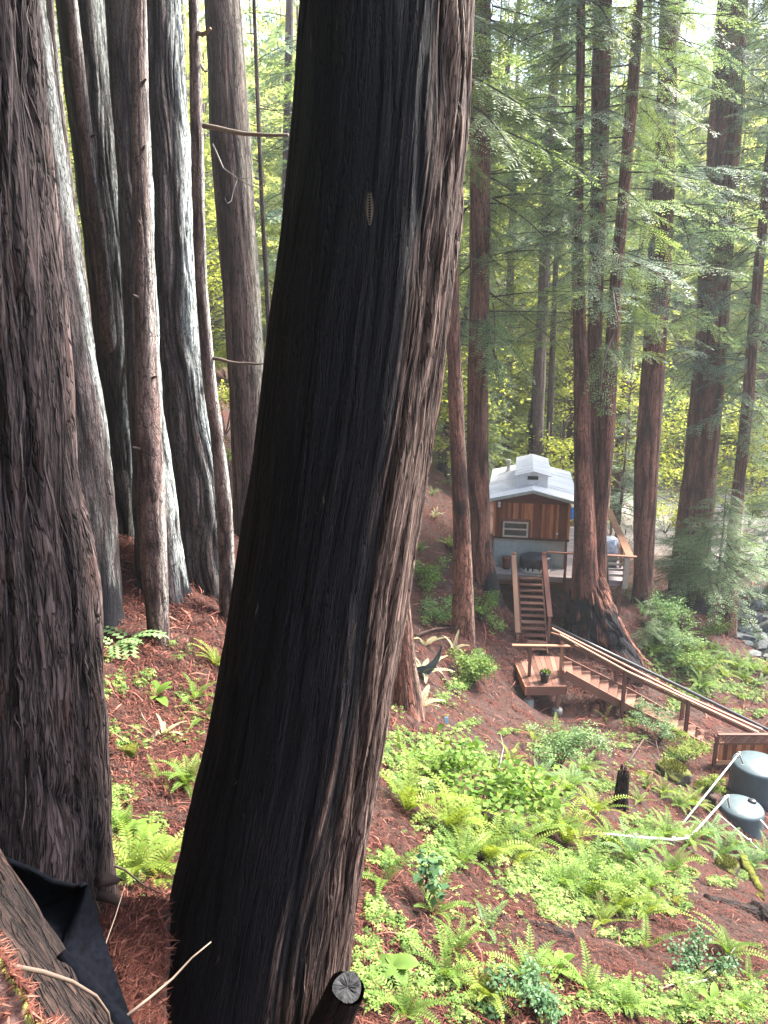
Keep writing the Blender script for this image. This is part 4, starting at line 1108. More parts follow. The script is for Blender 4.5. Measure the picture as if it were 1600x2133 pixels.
def drape(name, mat, x0, x1, y, z0, z1, seed, label, cat, n=26):
    rs = np.random.RandomState(seed); V = []; F = []
    m = 10
    for layer in (0, 1):
        for j in range(m + 1):
            for i in range(n + 1):
                x = x0 + (x1 - x0) * i / n; z = z1 - (z1 - z0) * j / m
                f = math.sin(i * 1.7 + seed) * .03 + math.sin(i * .6) * .03
                V.append((x, y + f * (j / m + .2) + layer * .012, z - .03 * math.sin(i * .9) * (j / m)))
    w_ = n + 1
    for layer in (0, 1):
        o_ = layer * (m + 1) * w_
        for j in range(m):
            for i in range(n):
                q = (o_ + j * w_ + i, o_ + (j + 1) * w_ + i, o_ + (j + 1) * w_ + i + 1, o_ + j * w_ + i + 1)
                F.append(q if layer == 0 else q[::-1])
    V = [tuple(CM @ Vector(v)) for v in V]
    b = MB(); b.add(V, F); o = b.build(name, M[mat], None, True, origin=CM @ Vector(((x0 + x1) / 2, y, z0)))
    return tag(o, label, cat)
drape('blue_tarp', 'blue_tarp', 1.25, 2.3, 6.14, .42, .97, 1, 'bright blue tarp hung over the far deck rail', 'tarp')

# covered hot tub, brown bin, covered grill
tubc = CM @ Vector((.22, -.42, 0))
tub = empty('hot_tub', tubc, 'small round tub under a black cover at the deck stairs', 'hot tub')
b = MB(); b.lathe([(.52, 0), (.55, .03), (.55, .1), (.53, .12), (.54, .2), (.52, .22)], 32); b.build('tub_base', M['tub_pale'], tub, True)
V = []; n = 56
prof = [(.56, .12, .035), (.58, .2, .03), (.585, .35, .022), (.58, .5, .012), (.57, .58, .004), (.53, .605, 0), (.3, .63, 0), (0.02, .62, 0)]
b = MB(); VV = []; FF = []
for j, (r, z, wv) in enumerate(prof):
    for k in range(n):
        a = 2 * math.pi * k / n; q = r + wv * math.sin(a * 13 + math.sin(a * 3) * 2)
        VV.append((q * math.cos(a), q * math.sin(a) * .9, z + (wv * .6 * math.sin(a * 7) if j == 0 else 0)))
for j in range(len(prof) - 1):
    for k in range(n): FF.append((j * n + k, j * n + (k + 1) % n, (j + 1) * n + (k + 1) % n, (j + 1) * n + k))
b.add(VV, FF); b.build('tub_cover', M['black_cover'], tub, True)
bn = empty('bin', CM @ Vector((-.85, -.35, 0)), 'dark red brown bin against the grey cabin skirt', 'bin')
b = MB(); b.lathe([(.13, 0), (.15, .02), (.165, .4), (.17, .42)], 16); b.build('bin_body', M['bin_brown'], bn, True)
b = MB(); b.lathe([(.175, .42), (.17, .45), (.1, .47), (0.01, .475)], 16); b.build('lid', M['bin_brown'], bn, True)
gr = empty('covered_grill', CM @ Vector((2.95, .7, 0)), 'grill under a shiny grey and black cover on the deck', 'grill')
b = MB(); rs = random.Random(5)
def lump(b, w0, d0, z0, w1, d1, z1, n=6, jit=.03):
    V = []; k = 24; L = 6
    for j in range(L + 1):
        t = j / L; w = w0 + (w1 - w0) * t; d = d0 + (d1 - d0) * t; z = z0 + (z1 - z0) * t
        for i in range(k):
            a = 2 * math.pi * i / k; c, s_ = math.cos(a), math.sin(a)
            sx = math.copysign(abs(c) ** .45, c); sy = math.copysign(abs(s_) ** .45, s_)
            V.append((w * sx + rs.uniform(-jit, jit), d * sy + rs.uniform(-jit, jit), z + rs.uniform(-jit, jit) * .5))
    F = [(j * k + i, j * k + (i + 1) % k, (j + 1) * k + (i + 1) % k, (j + 1) * k + i) for j in range(L) for i in range(k)]
    F.append(tuple(L * k + i for i in range(k))); F.append(tuple(range(k - 1, -1, -1)))
    b.add(V, F)
lump(b, .33, .3, .0, .36, .3, .55); b.build('lower_cover', M['black_cover'], gr, True)
b = MB(); lump(b, .38, .32, .56, .3, .22, 1.12); b.build('upper_cover', M['grey_cover'], gr, True)

# ------------------------------------------------------------------ upper stairs from the landing to the deck
LZ = -10.93
st = empty('staircase', (5.15, 23.7, LZ), 'straight redwood stairs with open treads climbing to the cabin deck', 'stairs')
org = st.location
TL, TR = PY(1079, 1215, 25.95), PY(1127, 1215, 25.95)
A0 = Vector((4.78, 23.62, LZ)); A1 = Vector((5.02, 26.0, DECKZ - .03)); Wd = .86
ax = (A1 - A0); hd = Vector((ax.x, ax.y, 0)).normalized(); sd_ = Vector((hd.y, -hd.x, 0))
c0 = Vector((A0.x + .43, A0.y, A0.z)); c1 = Vector((A1.x + .40, A1.y, A1.z))
NS = 12
for i in range(NS):
    t = (i + .55) / NS; c = c0.lerp(c1, t); c.z = c0.z + (c1.z - c0.z) * (i + 1) / NS - .03
    b = MB(); b.beam(c - sd_ * Wd * .47, c + sd_ * Wd * .47, .235, .04); sub_mesh(st, 'tread', b, M['stair_wood'], False)
for sg in (-1, 1):
    b = MB(); o_ = sd_ * sg * (Wd * .5 - .0); b.beam(c0 + o_ + Vector((0, 0, -.02)), c1 + o_ + Vector((0, 0, -.1)), .045, .24, r=.4); sub_mesh(st, 'stringer', b, M['stair_wood'], False)
RL = (PY(1070, 1150, 26.0), PY(1079, 1318, 23.7)); RR = (PY(1133, 1150, 26.0), PY(1146, 1285, 24.05))
b = MB(); b.beam(RL[0], RL[1], .17, .045, r=.9); sub_mesh(st, 'handrail', b, M['rail_light'], False)
b = MB(); b.beam(RR[0], RR[1], .17, .045, r=.6); sub_mesh(st, 'handrail', b, M['rail_red'], False)
for pr, dz in ((RL[1], 1.0), (RL[0], 1.1), (RR[1], 1.25), (RR[0], 1.1)):
    b = MB(); p = Vector(pr) + Vector((0, .06 if pr in (RL[1], RR[1]) else -.06, -.03)); b.box(p.x - .045, p.x + .045, p.y - .045, p.y + .045, p.z - dz, p.z); sub_mesh(st, 'newel_post', b, M['post_wood'], False)

# landing
ld = empty('landing', (5.1, 22.4, LZ), 'redwood landing platform on two concrete piers between the stairs', 'landing')
def LP(u, v): 
    ang = PITCH + math.atan((v - 1066.5) / FPX); return PY(u, v, -LZ / math.tan(ang))
fl, fr, bl, br_ = LP(1097, 1429), LP(1179, 1428), LP(1068, 1364), LP(1166, 1368)
b = MB(); nb = 9
for i in range(nb):
    t0, t1 = i / nb + .004, (i + 1) / nb - .004
    q = [bl.lerp(br_, t0), bl.lerp(br_, t1), fl.lerp(fr, t1), fl.lerp(fr, t0)]
    q = [q[3], q[2], q[1], q[0]]
    b.hexa([p - Vector((0, 0, .04)) for p in q], q)
sub_mesh(ld, 'floor_boards', b, M['stair_wood'], False)
b = MB(); b.hexa([fl + Vector((0, -.045, -.3)), fr + Vector((0, -.045, -.3)), fr + Vector((0, -.003, -.3)), fl + Vector((0, -.003, -.3))], [fl + Vector((0, -.045, -.005)), fr + Vector((0, -.045, -.005)), fr + Vector((0, -.003, -.005)), fl + Vector((0, -.003, -.005))])
b.hexa([fr + Vector((0, 0, -.26)), fr + Vector((.045, 0, -.26)), br_ + Vector((.045, 0, -.26)), br_ + Vector((0, 0, -.26))], [fr + Vector((0, 0, -.01)), fr + Vector((.045, 0, -.01)), br_ + Vector((.045, 0, -.01)), br_ + Vector((0, 0, -.01))])
sub_mesh(ld, 'fascia', b, M['stair_wood'], False)
b = MB(); b.hexa([fl + Vector((-.05, -.05, -.3)), fl + Vector((0, -.05, -.3)), bl + Vector((0, 0, -.3)), bl + Vector((-.05, 0, -.3))], [fl + Vector((-.05, -.05, -.0)), fl + Vector((0, -.05, -.0)), bl + Vector((0, 0, -.0)), bl + Vector((-.05, 0, -.0))])
sub_mesh(ld, 'side_board', b, M['orange_wood'], False)
for u, name in ((1103, 0), (1164, 1)):
    p = LP(u, 1425); gz = Hz(p.x, p.y)
    b = MB(); b.box(p.x - .05, p.x + .05, p.y - .05, p.y + .05, gz + .1, LZ - .3); sub_mesh(ld, 'support_post', b, M['post_wood'], False)
    b = MB(); b.lathe([(.17, -.25), (.165, .14), (.14, .17), (0.01, .18)], 16, c=(p.x, p.y, gz)); sub_mesh(ld, 'concrete_pier', b, M['concrete'])
RZ = PY(1130, 1345, 21.9)
for u, mt in ((1102, 'post_wood'), (1167, 'rail_light')):
    a = PY(u, 1412, 21.9); b = MB(); b.box(a.x - .045, a.x + .045, 21.9 - .045, 21.9 + .045, LZ - .05, RZ.z + (.0 if u == 1102 else .22)); sub_mesh(ld, 'rail_post', b, M[mt], False)
b = MB(); b.beam(PY(1067, 1344, 21.83), PY(1208, 1346, 21.83), .14, .04, r=.8); sub_mesh(ld, 'top_rail', b, M['rail_light'], False)
b = MB(); b.beam(PY(1148, 1318, 22.3), PY(1185, 1330, 21.9), .05, .05); sub_mesh(ld, 'rail_brace', b, M['rail_light'], False)

# pot on the landing
pc_ = LP(1134, 1420)
pot = empty('potted_plant', pc_, 'yellow green plant in a black pot on the landing edge', 'potted plant')
b = MB(); b.lathe([(.1, 0), (.115, .01), (.155, .27), (.17, .275), (.17, .31), (.15, .31), (.145, .27), (0.01, .265)], 20); b.build('pot', M['black_plastic'], pot, True)

# ------------------------------------------------------------------ lower stairs going down to the right
ls = empty('staircase', PY(1300, 1470, 21.3), 'long lower stairs with handrails running down toward the fence', 'stairs')
N0, N1 = PY(1176, 1404, 21.45), PY(1482, 1562, 20.9); F0, F1 = PY(1172, 1372, 22.4), PY(1484, 1538, 21.8)
KN, KF = PY(1305, 1474, 21.3), PY(1310, 1440, 22.2)
for a, bb in ((N0, KN), (KN, N1)):
    b = MB(); b.beam(a, bb, .05, .26, r=.55); sub_mesh(ls, 'stringer', b, M['stair_wood'], False)
for a, bb in ((F0, KF), (KF, F1)):
    b = MB(); b.beam(a, bb, .05, .2, r=.5); sub_mesh(ls, 'stringer', b, M['stair_wood'], False)
NT2 = 17
for i in range(NT2):
    t = (i + .5) / NT2
    def along(a, k, e, t): return a.lerp(k, t / .42) if t < .42 else k.lerp(e, (t - .42) / .58)
    p, q = along(N0, KN, N1, t), along(F0, KF, F1, t)
    p = p + Vector((0, .04, .03)); q = q + Vector((0, -.04, .03)); m_ = (p.z + q.z) / 2; p.z = m_; q.z = m_
    b = MB(); b.beam(p, q, .27, .04); sub_mesh(ls, 'tread', b, M['stair_wood'], False)
nr = [PY(1166, 1322, 21.3), PY(1305, 1398, 21.2), PY(1436, 1459, 21.0), PY(1580, 1526, 20.7)]
fr_ = [PY(1150, 1309, 22.4), PY(1296, 1382, 22.3), PY(1424, 1448, 22.0), PY(1588, 1520, 21.6)]
for pts, mt in ((nr, 'rail_light'), (fr_, 'rail_red')):
    for i in range(3):
        b = MB(); b.beam(pts[i], pts[i + 1], .12, .045, r=.85); sub_mesh(ls, 'handrail', b, M[mt], False)
for i in range(3):
    b = MB(); b.beam(nr[i] - Vector((0, 0, .12)), nr[i + 1] - Vector((0, 0, .12)), .04, .09, r=.2); sub_mesh(ls, 'lower_rail', b, M['stair_wood'], False)
for u, v0, v1, Y in ((1303, 1398, 1500, 21.2), (1435, 1459, 1535, 21.0), (1286, 1385, 1432, 22.3), (1424, 1455, 1492, 22.0), (1575, 1524, 1590, 20.8)):
    a = PY(u, v0, Y); e = PY(u, v1, Y); b = MB(); b.box(a.x - .05, a.x + .05, Y - .05, Y + .05, min(e.z, Hz(a.x, Y) - .1), a.z - .03); sub_mesh(ls, 'rail_post', b, M['post_wood'], False)
b = MB(); pts = [PY(1149, 1303, 22.55), PY(1290, 1370, 22.45), PY(1424, 1434, 22.2), PY(1605, 1523, 21.8), PY(1700, 1566, 21.5)]
b.tube(pts, .055, 10); o = b.build('drain_pipe', M['black_plastic'], None, True, origin=pts[2]); tag(o, 'long black pipe lying beside the lower stair handrail', 'pipe')

# ------------------------------------------------------------------ fence, tanks, pipes
fA, fB = PY(1491, 1590, 19.3), PY(1640, 1600, 19.2)
fn = empty('fence_panel', fA, 'short redwood fence panel with lattice top behind the tanks', 'fence')
ftop = PY(1491, 1529, 19.3).z - fA.z
x1_ = fB.x - fA.x
b = MB(); x = .05
while x < x1_: b.box(x, x + .125, .0, .02, .1, ftop - .33, r=random.random()); x += .13
b.build('fence_boards', M['siding'], fn)
b = MB(); b.box(0, x1_, -.03, .05, -.02, .1, r=.9); b.build('bottom_rail', M['orange_wood'], fn)
b = MB(); b.box(0, x1_, -.03, .05, ftop - .33, ftop - .28); b.box(-.03, x1_, -.05, .06, ftop - .05, ftop); b.build('fence_frame', M['fascia'], fn)
b = MB(); b.box(-.09, -.002, -.04, .06, -.3, ftop - .06); b.build('post', M['fascia'], fn)
b = MB(); x = -.2
while x < x1_:
    for sg in (1, -1):
        p0 = Vector((x if sg > 0 else x + .23, .0 if sg > 0 else .012, ftop - .28)); p1 = Vector((x + .23 if sg > 0 else x, p0.y, ftop - .05))
        if p0.x > 0 and p1.x > 0: b.beam(p0, p1, .008, .03, up=(0, 0, 1))
    x += .075
b.build('lattice', M['stair_wood'], fn)

def tank(u, v, Y, rad_px, h, label, lid_ang):
    c = PY(u, v, Y); d = dep(v, Y); r = rad_px / FPX * d
    root = empty('water_tank', (c.x, c.y, c.z - h), label, 'water tank', 'grey green water tanks')
    b = MB(); b.lathe([(r * .97, 0), (r, .03), (r * 1.0, h * .3), (r * 1.012, h * .33), (r * 1.0, h * .36), (r * 1.0, h - .06), (r * .98, h - .01), (r * .92, h + .03), (r * .55, h + .075), (r * .2, h + .1), (0.01, h + .1)], 56)
    b.build('tank_body', M['tank'], root, True)
    b = MB(); rr = random.Random(int(u))
    for k in range(8):
        a = k * math.pi / 4 + .2; b.beam((r * .3 * math.cos(a), r * .3 * math.sin(a), h + .088), (r * .8 * math.cos(a), r * .8 * math.sin(a), h + .042), .06, .012)
    b.build('top_rib', M['tank'], root)
    lx, ly = r * .62 * math.cos(lid_ang), r * .62 * math.sin(lid_ang)
    b = MB(); b.lathe([(.1, 0), (.1, .05), (.08, .07), (.05, .08), (0.01, .08)], 20, c=(lx, ly, h + .05)); b.build('lid', M['black_plastic'], root, True)
    b = MB(); b.lathe([(.035, 0), (.035, .06), (0.01, .07)], 12, c=(r * .75 * math.cos(2.6), r * .75 * math.sin(2.6), h + .04)); b.build('inlet_cap', M['pvc'], root, True)
    return root
tank(1581, 1592, 17.9, 52, 1.15, 'larger grey green water tank standing against the lattice fence', .2)
tank(1545, 1681, 16.0, 44, .95, 'smaller grey green water tank half sunk in ferns, black lid', .35)
def lift_(u, v, h=.28):
    # a point h above the ground that shows at this pixel
    p, d = G(u, v + h / d0(u, v) * FPX * .93); p.z += h; return p
def d0(u, v): return G(u, v)[1]
def pipe(pts, label, r=.021):
    b = MB(); b.tube(pts, r, 10); o = b.build('white_pipe', M['pvc'], None, True, origin=pts[0]); tag(o, label, 'pipe')
    for k, p in enumerate(pts[1:-1]):
        b = MB(); b.lathe([(r * 1.4, -.05), (r * 1.45, 0), (r * 1.4, .05)], 10, c=tuple(p - pts[0])); b.build('elbow', M['pvc'], o, True)
pipe([PY(1548, 1590, 17.3), PY(1540, 1570, 17.2), PY(1536, 1574, 17.1), PY(1421, 1717, 14.6), PY(1434, 1726, 14.3)], 'white pipe slanting down from the larger tank by the fence')
pipe([PY(1520, 1682, 15.8), PY(1516, 1660, 15.7), PY(1511, 1663, 15.6), PY(1446, 1735, 13.6), lift_(1428, 1747), lift_(1400, 1750), lift_(1320, 1745), lift_(1254, 1738)], 'white pipe from the smaller tank bending level across the ferns', .023)
pipe([PY(1497, 1697, 15.2), PY(1562, 1752, 14.6), PY(1578, 1768, 14.4)], 'short white pipe running below the smaller tank to the right', .02)
pipe([PY(1584, 1708, 15.0), PY(1610, 1738, 14.6)], 'white pipe leaving the smaller tank at the picture edge', .023)

M['moss_blade'] = mat_leaf('moss_blades', (0.025, 0.032, 0.008), (0.085, 0.095, 0.018), (0.2, 0.21, 0.05), .25, .9)
# creek bank boulders
rb = np.random.RandomState(8)
def boulder(name, loc, s, mat, label, cat, seed, group=None, sub=4, squash=.75):
    import bmesh
    bm = bmesh.new(); bmesh.ops.create_icosphere(bm, subdivisions=sub, radius=1)
    V = np.array([v.co[:] for v in bm.verts])
    q = np.round(V * 2.2) * .5
    f = fbm(V[:, 0] * 1.3 + seed, V[:, 1] * 1.3, V[:, 2] * 1.3, seed, 4)
    f2 = np.abs(noise3(V[:, 0] * 2 + seed, V[:, 1] * 2, V[:, 2] * 2, seed + 5) - .5)
    V = V * (0.72 + .7 * f - .3 * f2)[:, None]
    V = np.clip(V, -.82, .82)
    if mat == 'rock':
        rp = np.random.RandomState(seed + 500)
        for _ in range(16):
            nn_ = rp.normal(0, 1, 3); nn_ /= np.linalg.norm(nn_); dd = V @ nn_; lim = rp.uniform(.42, .66); V = V - np.clip(dd - lim, 0, None)[:, None] * nn_
        V *= 1.3
    V = V * np.array([s * 1.15, s, s * squash])
    for v, p in zip(bm.verts, V): v.co = p
    me = bpy.data.meshes.new(name); bm.to_mesh(me); bm.free(); me.materials.append(M[mat])
    me.polygons.foreach_set('use_smooth', np.full(len(me.polygons), mat != 'rock'))
    if 'moss' in mat:
        rs = np.random.RandomState(seed); N_ = V / np.linalg.norm(V, axis=1)[:, None]; ii = np.where(N_[:, 2] > (-.1 if mat == 'moss' else .62))[0]
        ii = ii[rs.randint(0, len(ii), 2600)]; b0 = V[ii] + rs.normal(0, .03 * s, (2600, 3)); dd = N_[ii] + rs.normal(0, .45, (2600, 3)); L = s * rs.uniform(.04, .13, 2600)[:, None]
        sd_ = rs.normal(0, 1, (2600, 3)); sd_ = np.cross(sd_, dd); sd_ /= np.linalg.norm(sd_, axis=1)[:, None]; w_ = L * .16
        BV = np.stack([b0 - sd_ * w_, b0 + sd_ * w_, b0 + dd * L], 1).reshape(-1, 3)
        F0 = np.array([p.vertices[:] for p in me.polygons]); BF = np.arange(len(BV)).reshape(-1, 3) + len(V)
        me = np_mesh(name, np.vstack([V, BV]), [np.vstack([F0, BF])], [M[mat], M['moss_blade']], {'rnd': np.concatenate([np.zeros(len(V)), np.repeat(rs.rand(2600), 3)])}, midx=np.concatenate([np.zeros(len(F0)), np.ones(len(BF))]), smooth=True)
    o = link(name, me); o.location = loc; o.rotation_euler = (0, 0, seed * 1.7)
    return tag(o, label, cat, group)
ORD = ['first', 'second', 'third', 'fourth', 'fifth', 'sixth']
for row, v in enumerate((1235, 1262, 1288, 1312, 1332)):
    for col, u in enumerate(range(1500 + (row % 2) * 14, 1625, 30)):
        Y = 37.2 - row * 1.15; s = rb.uniform(.38, .62)
        p = PY(u + rb.uniform(-6, 6), v + rb.uniform(-4, 4), Y)
        boulder('boulder', p, s, 'rock', 'grey boulder in the %s row of the creek bank wall, %s counting from the trees' % (('top', 'second', 'middle', 'fourth', 'lowest')[row], ORD[col]), 'boulder', row * 9 + col, 'grey boulders of the creek bank', 3)
for col, (u, v, Y) in enumerate(((1530, 1352, 31.2), (1556, 1340, 31.9), (1585, 1345, 31.6), (1574, 1362, 30.6), (1602, 1368, 30.4))):
    boulder('boulder', PY(u, v, Y), rb.uniform(.28, .42), 'rock', ('flat grey stone at the water edge by the slender redwood', 'pale grey stone in the shallows below the boulder wall', 'grey stone at the picture edge below the boulder wall', 'low grey stone lying in the creek water', 'low stone in the creek cut by the picture edge')[col], 'boulder', 70 + col, 'stones in the creek', 3, .5)

# ------------------------------------------------------------------ ferns
def fern_proto(seed, nf=12, L=1.0, n=20, e0=(58, 80), bend=(60, 100), width=.13):
    rs = np.random.RandomState(seed); V = []; F = []; R = []
    for f in range(nf):
        az = 2 * np.pi * (f + rs.uniform(-.3, .3)) / nf
        ln = L * rs.uniform(.6, 1.1); el = math.radians(rs.uniform(*e0)); bd = math.radians(rs.uniform(*bend))
        p = np.zeros(3); pts = []; dirs = []
        side = np.array([-math.sin(az), math.cos(az), 0]); curl = rs.uniform(-.35, .35); tone = rs.uniform(-.25, .25)
        for i in range(n + 1):
            t = i / n; e = el - bd * t ** 1.2; a2 = az + curl * t
            d = np.array([math.cos(a2) * math.cos(e), math.sin(a2) * math.cos(e), math.sin(e)])
            pts.append(p.copy()); dirs.append(d); p = p + d * ln / n
        twist = rs.uniform(-.5, .5)
        for i in range(n):
            k = len(V); s_ = .006 * L * (1 - i / n * .7)
            V += [pts[i] - side * s_, pts[i] + side * s_, pts[i + 1] + side * s_ * .9, pts[i + 1] - side * s_ * .9]; R += [.1] * 4; F.append((k, k + 1, k + 2, k + 3))
        for i in range(2, n):
            t = i / n
            w_ = width * L * (min(1, t * 4.5) * (1 - t) ** .62 * 1.25) * rs.uniform(.85, 1.1)
            d = dirs[i]; nrm = np.cross(side, d); 
            for sg in (-1, 1):
                s2 = side * sg * math.cos(twist * .4) + nrm * (-.2 - twist * sg * .35)
                q = s2 + d * .32; q /= np.linalg.norm(q)
                ww = ln / n * .40
                k = len(V); b0 = pts[i]
                V += [b0 - d * ww * .6, b0 + q * w_ * .35 - d * ww, b0 + q * w_, b0 + q * w_ * .3 + d * ww]
                R += list(np.clip(np.full(4, .5 + tone + rs.uniform(-.2, .2)) + np.array([-.15, 0, .1, 0]), 0, 1)); F.append((k, k + 1, k + 2, k + 3))
    return np.array(V), np.array(F), np.array(R)
FV2 = [fern_proto(11, 11, bend=(70, 110)), fern_proto(12, 12, e0=(40, 78), bend=(50, 120)), fern_proto(13, 10, e0=(55, 84)), fern_proto(14, 8, e0=(30, 70), bend=(50, 95)), fern_proto(15, 4, e0=(35, 66), bend=(40, 80), width=.14)]
FV = [fern_proto(1, 13), fern_proto(2, 10, e0=(45, 75)), fern_proto(3, 15, e0=(50, 84), bend=(80, 125)), fern_proto(4, 7, e0=(35, 65), bend=(40, 85)), fern_proto(5, 3, e0=(40, 60), bend=(30, 60), width=.15)]
FMESH = {}
def fern_mesh(v, mat):
    if (v, mat) not in FMESH:
        V, F, R = (FV + FV2)[v]; FMESH[(v, mat)] = np_mesh('sword_fern', V, F, [M[mat]], {'rnd': R})
    return FMESH[(v, mat)]
def slope_normal(x, y):
    e = .35; dx = (Hz(x + e, y) - Hz(x - e, y)) / (2 * e); dy = (Hz(x, y + e) - Hz(x, y - e)) / (2 * e)
    return Vector((-dx, -dy, 1)).normalized()
frs = random.Random(77)
def fern(u, v, s, var, mat, label):
    p, d = G(u, v)
    o = link('sword_fern', fern_mesh(var + 5 * frs.randint(0, 1), mat)); o.location = p - Vector((0, 0, .02))
    nrm = slope_normal(p.x, p.y); up = Vector((0, 0, 1)).lerp(nrm, .45).normalized()
    q = up.to_track_quat('Z', 'Y'); o.rotation_mode = 'QUATERNION'
    from mathutils import Quaternion
    o.rotation_quaternion = q @ Quaternion((0, 0, 1), frs.uniform(0, 6.28)); o.scale = (s, s, s * frs.uniform(.85, 1.1))
    return tag(o, label, 'fern', 'sword ferns on the forest floor')
